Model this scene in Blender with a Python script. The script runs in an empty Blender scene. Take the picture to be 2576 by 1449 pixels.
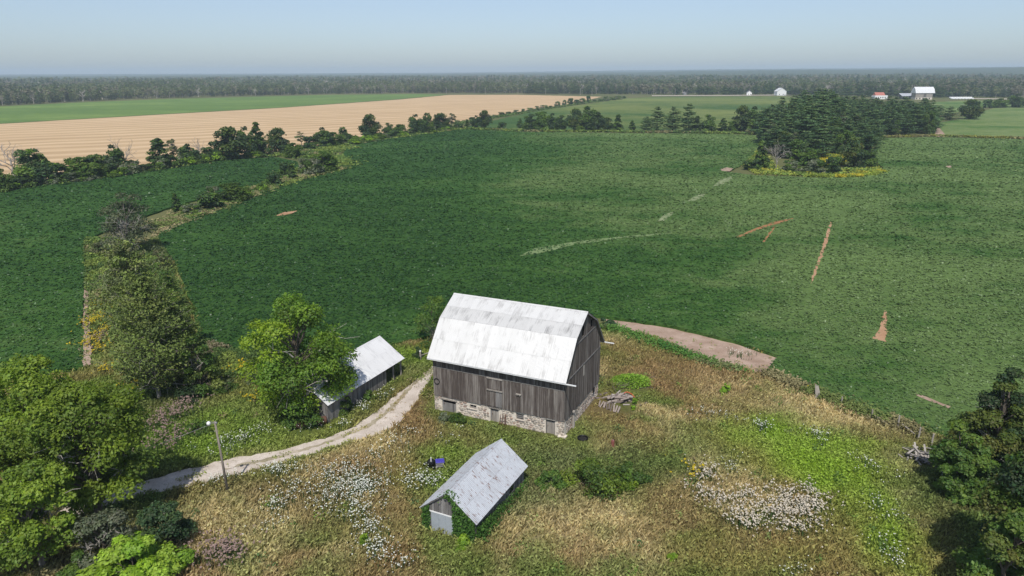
import bpy, math, random
import numpy as np
from mathutils import Vector, Matrix

# ---------------------------------------------------------------- camera, sky, sun, exposure
CAM_H = 40.0
FOC, CX, CY = 1787.0, 1288.0, 724.5            # survey units: a 2576 x 1449 frame
PITCH, ROLL = math.radians(16.88), math.radians(-0.23)
SUN_EL = math.radians(56.0)
SUN_H = Vector((-0.087, -0.996)).normalized()
SUN_DIR = Vector((SUN_H.x*math.cos(SUN_EL), SUN_H.y*math.cos(SUN_EL), math.sin(SUN_EL)))

scene = bpy.context.scene
C = scene.collection
camd = bpy.data.cameras.new('camera')
cam = bpy.data.objects.new('camera', camd)
C.objects.link(cam)
camd.sensor_width = 36.0
camd.lens = 36.0*FOC/2576.0
camd.clip_start, camd.clip_end = 0.5, 40000.0
CAM_ROT = Matrix.Rotation(math.pi/2-PITCH, 3, 'X') @ Matrix.Rotation(ROLL, 3, 'Z')
cam.matrix_world = Matrix.Translation((0, 0, CAM_H)) @ CAM_ROT.to_4x4()
scene.camera = cam

world = bpy.data.worlds.new('World')
scene.world = world
world.use_nodes = True
wn = world.node_tree.nodes
sky = wn.new('ShaderNodeTexSky')
sky.sky_type = 'NISHITA'
sky.sun_disc = False
sky.sun_elevation = SUN_EL
sky.sun_rotation = math.atan2(SUN_DIR.x, SUN_DIR.y)
sky.altitude = 700.0
sky.air_density = 1.05
sky.dust_density = 1.1
sky.ozone_density = 9.0
soft = wn.new('ShaderNodeHueSaturation')          # hazy summer air: a slightly greyer blue
soft.inputs['Saturation'].default_value = 0.71
world.node_tree.links.new(sky.outputs[0], soft.inputs['Color'])
world.node_tree.links.new(soft.outputs[0], wn['Background'].inputs[0])
wn['Background'].inputs[1].default_value = 0.096

sund = bpy.data.lights.new('sun', 'SUN')
sund.energy = 3.3
sund.angle = math.radians(0.6)
sund.color = (1.0, 0.955, 0.88)
sun = bpy.data.objects.new('sun', sund)
C.objects.link(sun)
sun.rotation_euler = SUN_DIR.to_track_quat('Z', 'Y').to_euler()

vs = scene.view_settings
vs.view_transform = 'Standard'
vs.look = 'None'
vs.exposure = 0.34
vs.gamma = 1.0
vs.use_curve_mapping = False
cy = scene.cycles
cy.use_denoising = True
cy.max_bounces = 6
cy.diffuse_bounces = 4
cy.glossy_bounces = 2
cy.transmission_bounces = 3
cy.volume_bounces = 1
cy.use_fast_gi = False
cy.sample_clamp_indirect = 6.0

# ---------------------------------------------------------------- helpers
Rn = np.array(CAM_ROT)
def G(x, y, z=0.0):
    """ground point seen at survey position (x, y)"""
    d = Rn @ np.array([(x-CX)/FOC, -(y-CY)/FOC, -1.0])
    t = (z-CAM_H)/d[2]
    return np.array([t*d[0], t*d[1], z])
def proj(P):
    q = (np.asarray(P, float)-np.array([0, 0, CAM_H])) @ Rn
    return np.stack([CX+FOC*q[..., 0]/-q[..., 2], CY-FOC*q[..., 1]/-q[..., 2]], -1)
def depth(P):
    return float(-((np.asarray(P, float)-np.array([0, 0, CAM_H])) @ Rn)[2])
def height_at(P, topy):
    lo, hi = 0.0, 60.0
    for _ in range(40):
        m = (lo+hi)/2
        if proj(np.array([P[0], P[1], m]))[1] > topy: lo = m
        else: hi = m
    return lo

rng = np.random.default_rng(7)
random.seed(7)

def tag(o, label=None, cat=None, group=None, kind=None):
    if label: o['label'] = label
    if cat: o['category'] = cat
    if group: o['group'] = group
    if kind: o['kind'] = kind
    return o
def link(name, data, parent=None, mats=None, loc=None):
    o = bpy.data.objects.new(name, data)
    C.objects.link(o)
    if parent is not None: o.parent = parent
    if loc is not None: o.location = loc
    if mats is not None and data is not None and len(data.materials) == 0:
        for m in (mats if isinstance(mats, (list, tuple)) else [mats]): data.materials.append(m)
    return o
def empty(name, loc, rz=0.0):
    o = bpy.data.objects.new(name, None)
    C.objects.link(o)
    o.location = Vector(loc); o.rotation_euler = (0, 0, rz)
    o.empty_display_size = 0.3
    return o
def npmesh(name, V, F, col=None, smooth=False):
    """V (n,3); F (m,k) faces of k corners; col (n,3) optional point colour 'col'"""
    V = np.asarray(V, np.float32); F = np.asarray(F, np.int32)
    me = bpy.data.meshes.new(name)
    m, k = F.shape
    me.vertices.add(len(V)); me.loops.add(m*k); me.polygons.add(m)
    me.vertices.foreach_set('co', V.ravel())
    me.loops.foreach_set('vertex_index', F.ravel())
    me.polygons.foreach_set('loop_start', np.arange(0, m*k, k, dtype=np.int32))
    me.polygons.foreach_set('loop_total', np.full(m, k, np.int32))
    if smooth: me.polygons.foreach_set('use_smooth', np.ones(m, bool))
    if col is not None:
        a = me.attributes.new('col', 'FLOAT_COLOR', 'POINT')
        c4 = np.ones((len(V), 4), np.float32); c4[:, :3] = col
        a.data.foreach_set('color', c4.ravel())
    me.update(calc_edges=True)
    return me

class MB:
    """collects simple solids into one mesh"""
    def __init__(s): s.v = []; s.f = []
    def box(s, x0, x1, y0, y1, z0, z1, M=None):
        b = len(s.v)
        for x, y, z in ((x0,y0,z0),(x1,y0,z0),(x1,y1,z0),(x0,y1,z0),(x0,y0,z1),(x1,y0,z1),(x1,y1,z1),(x0,y1,z1)):
            p = Vector((x, y, z))
            s.v.append(tuple(M @ p if M else p))
        for q in ((0,3,2,1),(4,5,6,7),(0,1,5,4),(1,2,6,5),(2,3,7,6),(3,0,4,7)): s.f.append(tuple(b+i for i in q))
        return s
    def poly(s, pts):
        b = len(s.v); s.v += [tuple(p) for p in pts]; s.f.append(tuple(range(b, b+len(pts)))); return s
    def prism(s, pts, d):
        """pts: planar outline, d: extrusion vector"""
        b = len(s.v); n = len(pts); d = Vector(d)
        s.v += [tuple(p) for p in pts]+[tuple(Vector(p)+d) for p in pts]
        s.f.append(tuple(range(b, b+n))[::-1]); s.f.append(tuple(range(b+n, b+2*n)))
        for i in range(n): j = (i+1) % n; s.f.append((b+i, b+j, b+n+j, b+n+i))
        return s
    def tube(s, pts, radii, sides=6, cap=True):
        pts = [Vector(p) for p in pts]; rings = []
        for i, p in enumerate(pts):
            t = (pts[min(i+1, len(pts)-1)]-pts[max(i-1, 0)])
            t = t.normalized() if t.length > 1e-9 else Vector((0, 0, 1))
            a = t.cross(Vector((0.3, 0.9, 0.1)) if abs(t.z) > 0.9 else Vector((0, 0, 1))).normalized()
            c = t.cross(a); b = len(s.v); r = radii[i] if hasattr(radii, '__len__') else radii
            for k in range(sides):
                an = 2*math.pi*k/sides
                s.v.append(tuple(p+a*(r*math.cos(an))+c*(r*math.sin(an))))
            rings.append(b)
        for i in range(len(rings)-1):
            for k in range(sides):
                k2 = (k+1) % sides
                s.f.append((rings[i]+k, rings[i]+k2, rings[i+1]+k2, rings[i+1]+k))
        if cap:
            s.f.append(tuple(rings[0]+k for k in range(sides))[::-1]); s.f.append(tuple(rings[-1]+k for k in range(sides)))
        return s
    def mesh(s, name, smooth=False):
        me = bpy.data.meshes.new(name)
        me.from_pydata(s.v, [], s.f)
        if smooth:
            for p in me.polygons: p.use_smooth = True
        me.update()
        return me
    def build(s, name, mat, parent=None, smooth=False, loc=None):
        return link(name, s.mesh(name, smooth), parent, mat, loc)

# ---- value noise for colour maps laid out on the ground (metres)
_tab = np.random.default_rng(11).random((256, 256))
def vnoise(x, y):
    xi, yi = np.floor(x).astype(int), np.floor(y).astype(int)
    fx, fy = x-xi, y-yi
    fx = fx*fx*(3-2*fx); fy = fy*fy*(3-2*fy)
    g = lambda a, b: _tab[a % 256, b % 256]
    return (g(xi, yi)*(1-fx)+g(xi+1, yi)*fx)*(1-fy)+(g(xi, yi+1)*(1-fx)+g(xi+1, yi+1)*fx)*fy
def fbm(x, y, s, o=4, seed=0):
    v = 0; a = 1; t = 0
    for i in range(o):
        v = v+a*vnoise(x/s+seed*17.3+i*5.1, y/s+seed*9.7-i*3.3); t += a; a *= .5; s *= .5
    return v/t
def inpoly(px, py, poly):
    poly = np.asarray(poly); ins = np.zeros(len(px), bool); j = len(poly)-1
    for i in range(len(poly)):
        xi, yi = poly[i][:2]; xj, yj = poly[j][:2]
        c = ((yi > py) != (yj > py)) & (px < (xj-xi)*(py-yi)/(yj-yi+1e-12)+xi)
        ins ^= c; j = i
    return ins

# ---- materials
def newmat(name):
    m = bpy.data.materials.new(name); m.use_nodes = True
    nt = m.node_tree; nt.nodes.clear()
    out = nt.nodes.new('ShaderNodeOutputMaterial')
    return m, nt, out
def N(nt, t, **kw):
    n = nt.nodes.new(t)
    for k, v in kw.items():
        if k.startswith('i_'):
            k2 = k[2:]; n.inputs[int(k2) if k2.isdigit() else k2].default_value = v
        else: setattr(n, k, v)
    return n
def ramp(nt, fac, stops, interp='LINEAR'):
    r = nt.nodes.new('ShaderNodeValToRGB'); r.color_ramp.interpolation = interp
    e = r.color_ramp.elements
    while len(e) < len(stops): e.new(0.5)
    for el, (p, c) in zip(e, stops): el.position = p; el.color = (*c, 1) if len(c) == 3 else c
    nt.links.new(fac, r.inputs[0]); return r.outputs[0]
def noise(nt, vec, scale, detail=3, rough=0.55, dist=0.0, mapscale=None, rot=None, w=None):
    if mapscale is not None or rot is not None:
        mp = N(nt, 'ShaderNodeMapping')
        if mapscale is not None: mp.inputs['Scale'].default_value = mapscale
        if rot is not None: mp.inputs['Rotation'].default_value = rot
        nt.links.new(vec, mp.inputs[0]); vec = mp.outputs[0]
    n = N(nt, 'ShaderNodeTexNoise')
    if w is not None:
        n.noise_dimensions = '4D'; nt.links.new(w, n.inputs['W'])
    n.inputs['Scale'].default_value = scale; n.inputs['Detail'].default_value = detail
    n.inputs['Roughness'].default_value = rough; n.inputs['Distortion'].default_value = dist
    nt.links.new(vec, n.inputs['Vector']); return n.outputs['Fac']
def mix(nt, fac, a, b, mode='MIX'):
    m = N(nt, 'ShaderNodeMix', data_type='RGBA', blend_type=mode)
    for s, v in ((0, fac), (6, a), (7, b)):
        if hasattr(v, 'is_linked'): nt.links.new(v, m.inputs[s])
        else: m.inputs[s].default_value = (*v, 1) if isinstance(v, tuple) and len(v) == 3 else v
    return m.outputs[2]
def math_(nt, op, a, b=0.0, clamp=False):
    m = N(nt, 'ShaderNodeMath', operation=op, use_clamp=clamp)
    for i, v in enumerate((a, b)):
        if hasattr(v, 'is_linked'): nt.links.new(v, m.inputs[i])
        else: m.inputs[i].default_value = v
    return m.outputs[0]
def principled(nt, out, color, rough=0.8, metal=0.0, bump=None, bstr=0.3, bdist=0.02, spec=0.3):
    p = N(nt, 'ShaderNodeBsdfPrincipled')
    if hasattr(color, 'is_linked'): nt.links.new(color, p.inputs['Base Color'])
    else: p.inputs['Base Color'].default_value = (*color, 1)
    if hasattr(rough, 'is_linked'): nt.links.new(rough, p.inputs['Roughness'])
    else: p.inputs['Roughness'].default_value = rough
    p.inputs['Metallic'].default_value = metal
    p.inputs['Specular IOR Level'].default_value = spec
    if bump is not None:
        b = N(nt, 'ShaderNodeBump'); b.inputs['Strength'].default_value = bstr; b.inputs['Distance'].default_value = bdist
        nt.links.new(bump, b.inputs['Height']); nt.links.new(b.outputs[0], p.inputs['Normal'])
    nt.links.new(p.outputs[0], out.inputs[0]); return p
def posn(nt): return N(nt, 'ShaderNodeNewGeometry').outputs['Position']
def orand(nt): return N(nt, 'ShaderNodeObjectInfo').outputs['Random']

def mat_plain(name, color, rough=0.7, metal=0.0, var=0.25, scale=6.0, spec=0.3):
    m, nt, out = newmat(name)
    n = noise(nt, posn(nt), scale, 4)
    c = mix(nt, n, tuple(x*(1-var) for x in color), tuple(min(1, x*(1+var)) for x in color))
    principled(nt, out, c, rough, metal, n, 0.2, 0.02, spec); return m
def mat_leaf(name, trans=0.28, rough=0.55, objvar=0.22, gloss=0.06, gain=1.0):
    """leaf colour comes from the 'col' attribute; each plant is a touch lighter or darker"""
    m, nt, out = newmat(name)
    a = N(nt, 'ShaderNodeAttribute', attribute_name='col')
    r = orand(nt)
    k = math_(nt, 'MULTIPLY', math_(nt, 'ADD', math_(nt, 'MULTIPLY', r, objvar*2), 1-objvar), gain)
    vm = N(nt, 'ShaderNodeVectorMath', operation='SCALE')
    nt.links.new(a.outputs['Color'], vm.inputs[0]); nt.links.new(k, vm.inputs['Scale'])
    col = vm.outputs[0]
    d = N(nt, 'ShaderNodeBsdfDiffuse'); t = N(nt, 'ShaderNodeBsdfTranslucent'); g = N(nt, 'ShaderNodeBsdfGlossy')
    g.inputs['Roughness'].default_value = rough
    nt.links.new(col, d.inputs[0])
    tc = mix(nt, 1.0, col, (1.15, 1.25, 0.6), 'MULTIPLY')
    nt.links.new(tc, t.inputs[0])
    g.inputs[0].default_value = (0.75, 0.8, 0.7, 1)
    m1 = N(nt, 'ShaderNodeMixShader'); m1.inputs[0].default_value = trans
    nt.links.new(d.outputs[0], m1.inputs[1]); nt.links.new(t.outputs[0], m1.inputs[2])
    m2 = N(nt, 'ShaderNodeMixShader'); m2.inputs[0].default_value = gloss
    nt.links.new(m1.outputs[0], m2.inputs[1]); nt.links.new(g.outputs[0], m2.inputs[2])
    nt.links.new(m2.outputs[0], out.inputs[0]); return m
def mat_wood(name, dark, light, streak=1.0, zs=0.35, hs=9.0):
    """weathered boards: vertical grain, every board its own grey"""
    m, nt, out = newmat(name)
    r = orand(nt); p = posn(nt)
    g = noise(nt, p, 1.0, 4, 0.65, 0.0, (hs, hs, zs), w=math_(nt, 'MULTIPLY', r, 40.0))
    g2 = noise(nt, p, 1.0, 3, 0.6, 0.0, (1.6, 1.6, 0.5), w=math_(nt, 'MULTIPLY', r, 17.0))
    t = math_(nt, 'ADD', math_(nt, 'MULTIPLY', g, 0.75*streak), math_(nt, 'MULTIPLY', g2, 0.35))
    t = math_(nt, 'ADD', t, math_(nt, 'MULTIPLY', math_(nt, 'SUBTRACT', r, 0.5), 0.22))
    c = ramp(nt, t, [(0.28, tuple(x*0.55 for x in dark)), (0.5, dark), (0.66, tuple((a+b)/2 for a, b in zip(dark, light))), (0.85, light)])
    principled(nt, out, c, 0.9, 0, g, 0.5, 0.02, 0.15); return m
def mat_metal(name, base, stain, stain_amt=0.5, rust=None, rust_amt=0.0, rough=0.45, metal=0.0):
    """painted / galvanised sheet; streaks run down the sheet's own length"""
    m, nt, out = newmat(name)
    tc = N(nt, 'ShaderNodeTexCoord').outputs['Object']; r = orand(nt)
    w = math_(nt, 'MULTIPLY', r, 60.0)
    s1 = noise(nt, tc, 1.0, 4, 0.65, 0.0, (13.0, 0.55, 1.0), w=w)
    s2 = noise(nt, tc, 1.0, 2, 0.5, 0.0, (0.9, 0.7, 1.0), w=w)
    sm = math_(nt, 'MULTIPLY', s1, s2)
    f = ramp(nt, sm, [(0.25, (0, 0, 0)), (0.42, (1, 1, 1))])
    k = math_(nt, 'MULTIPLY', math_(nt, 'SUBTRACT', r, 0.5), 0.07)
    c = mix(nt, math_(nt, 'MULTIPLY', f, stain_amt), base, stain)
    hsv = N(nt, 'ShaderNodeHueSaturation'); nt.links.new(c, hsv.inputs['Color'])
    nt.links.new(math_(nt, 'ADD', k, 1.0), hsv.inputs['Value'])
    c = hsv.outputs[0]
    if rust is not None:
        s3 = noise(nt, tc, 1.0, 3, 0.6, 0.3, (5.0, 1.6, 1.0), w=w)
        rf = ramp(nt, s3, [(0.70-rust_amt, (0, 0, 0)), (0.78-rust_amt, (1, 1, 1))])
        c = mix(nt, math_(nt, 'MULTIPLY', rf, 0.8), c, rust)
    principled(nt, out, c, rough, metal, s2, 0.06, 0.05, 0.4); return m

M = {}
M['leaf'] = mat_leaf('foliage', 0.42, gloss=0.02, gain=1.8)
M['needle'] = mat_leaf('needles', 0.25, 0.6, 0.18, 0.015, 2.0)
M['grass'] = mat_leaf('grass_blades', 0.3, 0.7, 0.0, 0.01, 1.75)
M['petal'] = mat_leaf('petals', 0.2, 0.8, 0.0, 0.0)
M['bark'] = mat_wood('bark', (0.11, 0.09, 0.07), (0.26, 0.23, 0.2))
M['deadwood'] = mat_wood('dead_wood', (0.30, 0.27, 0.24), (0.55, 0.51, 0.46))
M['board'] = mat_wood('barn_board', (0.105, 0.086, 0.076), (0.33, 0.30, 0.27))
M['board2'] = mat_wood('shed_board', (0.15, 0.14, 0.135), (0.36, 0.345, 0.33))
M['beam'] = mat_wood('grey_beam', (0.28, 0.25, 0.22), (0.52, 0.48, 0.43))
M['dark'] = mat_plain('dark_fill', (0.02, 0.018, 0.016), 0.95, 0, 0.3)  # near-black: shade inside buildings and openings put into the colour
M['roof'] = mat_metal('barn_roof_paint', (0.59, 0.585, 0.57), (0.24, 0.23, 0.22), 0.7)
M['roof_grey'] = mat_metal('barn_roof_worn_paint', (0.53, 0.525, 0.51), (0.19, 0.185, 0.18), 0.9)
M['roof2'] = mat_metal('shed_roof_paint', (0.68, 0.68, 0.68), (0.30, 0.30, 0.30), 0.55)
M['roof3'] = mat_metal('rusty_galvanised', (0.46, 0.48, 0.51), (0.28, 0.28, 0.29), 0.55, (0.17, 0.085, 0.06), 0.135)
M['galv'] = mat_metal('galvanised_door', (0.36, 0.39, 0.42), (0.22, 0.24, 0.26), 0.5)
M['white'] = mat_plain('white_paint', (0.8, 0.8, 0.79), 0.5, 0, 0.06)
M['black'] = mat_plain('black_plastic', (0.012, 0.012, 0.013), 0.4, 0, 0.2)
M['blue'] = mat_plain('blue_plastic', (0.06, 0.05, 0.34), 0.4, 0, 0.2)
M['greyp'] = mat_plain('grey_plastic', (0.27, 0.26, 0.27), 0.6, 0, 0.15)
M['orange'] = mat_plain('orange_paint', (0.62, 0.13, 0.05), 0.45, 0, 0.15)
M['red'] = mat_plain('faded_red_paint', (0.24, 0.085, 0.07), 0.6, 0, 0.3)
M['redroof'] = mat_plain('red_roof', (0.42, 0.15, 0.11), 0.6, 0, 0.15, 0.4)
M['rust'] = mat_plain('rusty_iron', (0.13, 0.065, 0.045), 0.85, 0, 0.45, 5.0)
M['glass'] = mat_plain('dark_glass', (0.02, 0.024, 0.028), 0.12, 0, 0.2, 2.0, 0.6)
M['log'] = mat_plain('split_firewood', (0.30, 0.25, 0.22), 0.9, 0, 0.5, 7.0)
M['pole'] = mat_wood('pole_wood', (0.15, 0.125, 0.10), (0.33, 0.29, 0.25), 1.0, 0.5, 12.0)
M['wire'] = mat_plain('grey_wire', (0.35, 0.35, 0.35), 0.6)

# stone: every stone its own colour
m, nt, out = newmat('field_stone')
r = orand(nt)
c = ramp(nt, r, [(0.0, (0.13, 0.115, 0.10)), (0.14, (0.30, 0.25, 0.20)), (0.35, (0.54, 0.45, 0.36)), (0.62, (0.64, 0.56, 0.47)), (0.80, (0.40, 0.36, 0.33)), (0.93, (0.40, 0.25, 0.18)), (1.0, (0.16, 0.07, 0.05))])
n1 = noise(nt, posn(nt), 14.0, 4)
c = mix(nt, 0.35, c, ramp(nt, n1, [(0.3, (0.2, 0.18, 0.16)), (0.7, (0.6, 0.55, 0.48))]))
principled(nt, out, c, 0.95, 0, n1, 0.5, 0.02, 0.1); M['stone'] = m
m, nt, out = newmat('lime_mortar')
n1 = noise(nt, posn(nt), 3.0, 5)
principled(nt, out, ramp(nt, n1, [(0.3, (0.56, 0.49, 0.41)), (0.65, (0.74, 0.67, 0.58))]), 0.95, 0, n1, 0.4, 0.03, 0.1); M['mortar'] = m

# open country far away
m, nt, out = newmat('open_ground')
p = posn(nt)
n1 = noise(nt, p, 0.012, 5); n2 = noise(nt, p, 0.2, 4)
c = mix(nt, ramp(nt, n1, [(0.4, (0, 0, 0)), (0.6, (1, 1, 1))]), (0.075, 0.10, 0.035), (0.12, 0.13, 0.05))
c = mix(nt, math_(nt, 'MULTIPLY', n2, 0.5), c, (0.16, 0.14, 0.07))
principled(nt, out, c, 0.95, 0, n2, 0.4, 0.2, 0.05); M['ground'] = m

# soybean canopy: dark green with broad paler drifts (world position, so sheet and leaves agree)
def soy_color(nt, dark, mid, light, drift=0.011, off=0.0):
    p = posn(nt)
    a = noise(nt, p, 1.0, 5, 0.55, 0.6, (drift*0.8, drift*1.25, 0.0), (0, 0, 0.5+off))
    b = noise(nt, p, 1.0, 5, 0.65, 0.3, (0.055, 0.085, 0.0), (0, 0, 0.4))
    sx = N(nt, 'ShaderNodeSeparateXYZ'); nt.links.new(p, sx.inputs[0])
    side = math_(nt, 'MULTIPLY', math_(nt, 'ADD', sx.outputs[0], -5.0), 0.0016)      # paler towards the eastern end
    side = math_(nt, 'MINIMUM', math_(nt, 'MAXIMUM', side, -0.05), 0.10)
    b2 = noise(nt, p, 1.0, 4, 0.7, 0.5, (0.20, 0.28, 0.0), (0, 0, 0.3))
    t = math_(nt, 'ADD', math_(nt, 'ADD', math_(nt, 'MULTIPLY', a, 0.55), math_(nt, 'ADD', math_(nt, 'MULTIPLY', b, 0.27), math_(nt, 'MULTIPLY', b2, 0.22))), side)
    return ramp(nt, t, [(0.43, dark), (0.53, mid), (0.64, light), (0.74, tuple(x*1.25 for x in light))])
def mat_soy(name, cols, leafy):
    m, nt, out = newmat(name)
    c = soy_color(nt, *cols)
    if leafy:
        geo = N(nt, 'ShaderNodeAttribute', attribute_name='col')
        c = mix(nt, 1.0, c, geo.outputs['Color'], 'MULTIPLY')
        d = N(nt, 'ShaderNodeBsdfDiffuse'); t = N(nt, 'ShaderNodeBsdfTranslucent'); g = N(nt, 'ShaderNodeBsdfGlossy')
        g.inputs['Roughness'].default_value = 0.5; g.inputs[0].default_value = (0.7, 0.75, 0.7, 1)
        nt.links.new(c, d.inputs[0]); nt.links.new(c, t.inputs[0])
        m1 = N(nt, 'ShaderNodeMixShader'); m1.inputs[0].default_value = 0.2
        nt.links.new(d.outputs[0], m1.inputs[1]); nt.links.new(t.outputs[0], m1.inputs[2])
        m2 = N(nt, 'ShaderNodeMixShader'); m2.inputs[0].default_value = 0.05
        nt.links.new(m1.outputs[0], m2.inputs[1]); nt.links.new(g.outputs[0], m2.inputs[2])
        nt.links.new(m2.outputs[0], out.inputs[0])
    else:
        f = noise(nt, posn(nt), 1.1, 4, 0.7); f2 = noise(nt, posn(nt), 0.35, 3, 0.6)
        h = math_(nt, 'ADD', f, f2)
        c = mix(nt, 0.3, c, ramp(nt, f, [(0.35, (0.018, 0.042, 0.010)), (0.65, (0.11, 0.19, 0.045))]))
        principled(nt, out, c, 0.85, 0, h, 0.9, 0.5, 0.08)
    return m
SOY = ((0.018, 0.062, 0.010), (0.038, 0.102, 0.017), (0.118, 0.180, 0.055))
M['soy_leaf'] = mat_soy('soybean_leaves', SOY, True)
M['soy_bed'] = mat_soy('soybean_bed', SOY, False)
M['soy_far'] = mat_soy('far_crop', ((0.030, 0.078, 0.020), (0.052, 0.110, 0.028), (0.19, 0.215, 0.065), 0.006, 0.3), False)
M['green_far'] = mat_soy('bright_far_crop', ((0.115, 0.20, 0.045), (0.17, 0.265, 0.06), (0.27, 0.35, 0.10), 0.008, 0.1), False)

M['green_mid'] = mat_soy('row_crop', ((0.055, 0.125, 0.030), (0.085, 0.165, 0.038), (0.20, 0.25, 0.09), 0.012, 0.2), False)
# wheat stubble: combine swaths run almost across the view
m, nt, out = newmat('wheat_stubble')
p = posn(nt)
wv = N(nt, 'ShaderNodeTexWave', wave_type='BANDS', bands_direction='Y', wave_profile='SIN')
mp = N(nt, 'ShaderNodeMapping'); mp.inputs['Rotation'].default_value = (0, 0, math.radians(-31)); nt.links.new(p, mp.inputs[0])
nt.links.new(mp.outputs[0], wv.inputs[0])
wv.inputs['Scale'].default_value = 0.0125; wv.inputs['Distortion'].default_value = 2.6; wv.inputs['Detail'].default_value = 3
wv.inputs['Detail Scale'].default_value = 1.4
n1 = noise(nt, p, 0.012, 5); n2 = noise(nt, mp.outputs[0], 1.0, 4, 0.6, 0, (0.02, 0.25, 0)); n3 = noise(nt, p, 0.9, 3)
amp = noise(nt, mp.outputs[0], 1.0, 3, 0.6, 0, (0.006, 0.03, 0))
t = math_(nt, 'ADD', math_(nt, 'MULTIPLY', math_(nt, 'MULTIPLY', wv.outputs[1], amp), 0.55), math_(nt, 'ADD', math_(nt, 'MULTIPLY', n2, 0.55), math_(nt, 'MULTIPLY', n1, 0.2)))
c = ramp(nt, t, [(0.25, (0.36, 0.245, 0.135)), (0.5, (0.50, 0.355, 0.205)), (0.8, (0.62, 0.46, 0.285))])
principled(nt, out, c, 0.95, 0, n3, 0.3, 0.15, 0.05); M['wheat'] = m

m, nt, out = newmat('gravel_track')
p = posn(nt); n1 = noise(nt, p, 0.5, 5, 0.6); n2 = noise(nt, p, 7.0, 4, 0.7); n3 = noise(nt, p, 1.3, 4, 0.7)
c = ramp(nt, n1, [(0.3, (0.44, 0.375, 0.315)), (0.7, (0.64, 0.565, 0.495))])
c = mix(nt, ramp(nt, n2, [(0.50, (0, 0, 0)), (0.66, (0.55, 0.55, 0.55))]), c, (0.30, 0.25, 0.20))
c = mix(nt, ramp(nt, n3, [(0.62, (0, 0, 0)), (0.70, (0.7, 0.7, 0.7))]), c, (0.15, 0.15, 0.07))
principled(nt, out, c, 0.95, 0, n2, 0.4, 0.05, 0.1); M['gravel'] = m
def mat_soil(name, a, b):
    m, nt, out = newmat(name); p = posn(nt)
    n1 = noise(nt, p, 0.35, 5, 0.65); n2 = noise(nt, p, 4.0, 4, 0.7)
    c = ramp(nt, n1, [(0.35, a), (0.65, b)])
    c = mix(nt, ramp(nt, n2, [(0.55, (0, 0, 0)), (0.7, (0.6, 0.6, 0.6))]), c, tuple(x*0.45 for x in a))
    principled(nt, out, c, 0.95, 0, n2, 0.5, 0.08, 0.05); return m
M['soil'] = mat_soil('bare_soil', (0.30, 0.21, 0.155), (0.44, 0.33, 0.26))
M['soil_tan'] = mat_soil('dry_washout_soil', (0.34, 0.19, 0.105), (0.46, 0.29, 0.18))
M['soil_orange'] = mat_soil('wilted_crop', (0.26, 0.13, 0.06), (0.36, 0.19, 0.09))
M['pale'] = mat_soil('pale_crop', (0.14, 0.20, 0.08), (0.20, 0.26, 0.12))
M['thin'] = mat_soil('thin_pale_crop', (0.15, 0.20, 0.09), (0.27, 0.30, 0.17))
m, nt, out = newmat('meadow_soil')
a = N(nt, 'ShaderNodeAttribute', attribute_name='col')
n2 = noise(nt, posn(nt), 2.5, 5, 0.7)
c = mix(nt, 1.0, a.outputs['Color'], ramp(nt, n2, [(0.3, (0.5, 0.5, 0.5)), (0.7, (1.05, 1.05, 1.05))]), 'MULTIPLY')
principled(nt, out, c, 0.95, 0, n2, 0.8, 0.2, 0.05); M['meadow'] = m
m, nt, out = newmat('forest_canopy')
n2 = noise(nt, posn(nt), 0.06, 5, 0.7); n3 = noise(nt, posn(nt), 0.004, 3)
c = ramp(nt, n2, [(0.3, (0.03, 0.05, 0.024)), (0.7, (0.09, 0.12, 0.055))])
c = mix(nt, math_(nt, 'MULTIPLY', n3, 0.4), c, (0.07, 0.075, 0.05))
principled(nt, out, c, 0.95, 0, n2, 1.0, 4.0, 0.02); M['canopy'] = m

# ---------------------------------------------------------------- terrain, fields, tracks
def hill(x, y):
    """far ridges: a low one all along the horizon, higher towards the east"""
    d = np.hypot(x, y); az = np.arctan2(x, y)
    s = np.clip((d-3600)/3800, 0, 1); s = s*s*(3-2*s)
    s2 = np.clip((d-8500)/3000, 0, 1); s2 = s2*s2*(3-2*s2)
    e = np.clip((az+0.10)/0.75, 0, 1)
    r = 0.75+0.5*vnoise(az*9+31.7, d/2600)
    return s*r*(10+46*e)+s2*(13+10*e)
def polar(name, r0, r1, nr, na, zf, mat, a0=-math.pi, a1=math.pi, smooth=True):
    rr = np.concatenate([[0.0], np.geomspace(r0, r1, nr)]) if r0 < 40 else np.geomspace(r0, r1, nr)
    aa = np.linspace(a0, a1, na)
    RR, AA = np.meshgrid(rr, aa, indexing='ij')
    X, Y = RR*np.sin(AA), RR*np.cos(AA)
    V = np.stack([X, Y, zf(X, Y)], -1).reshape(-1, 3)
    i, j = np.meshgrid(np.arange(len(rr)-1), np.arange(na-1), indexing='ij')
    b = (i*na+j).ravel()
    F = np.stack([b, b+na, b+na+1, b+1], -1)[:, ::-1]
    return link(name, npmesh(name, V, F, None, smooth), None, mat)
ground = polar('ground', 20, 12400, 60, 241, hill, M['ground'])
tag(ground, 'flat open farmland reaching the horizon', kind='structure')

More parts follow.
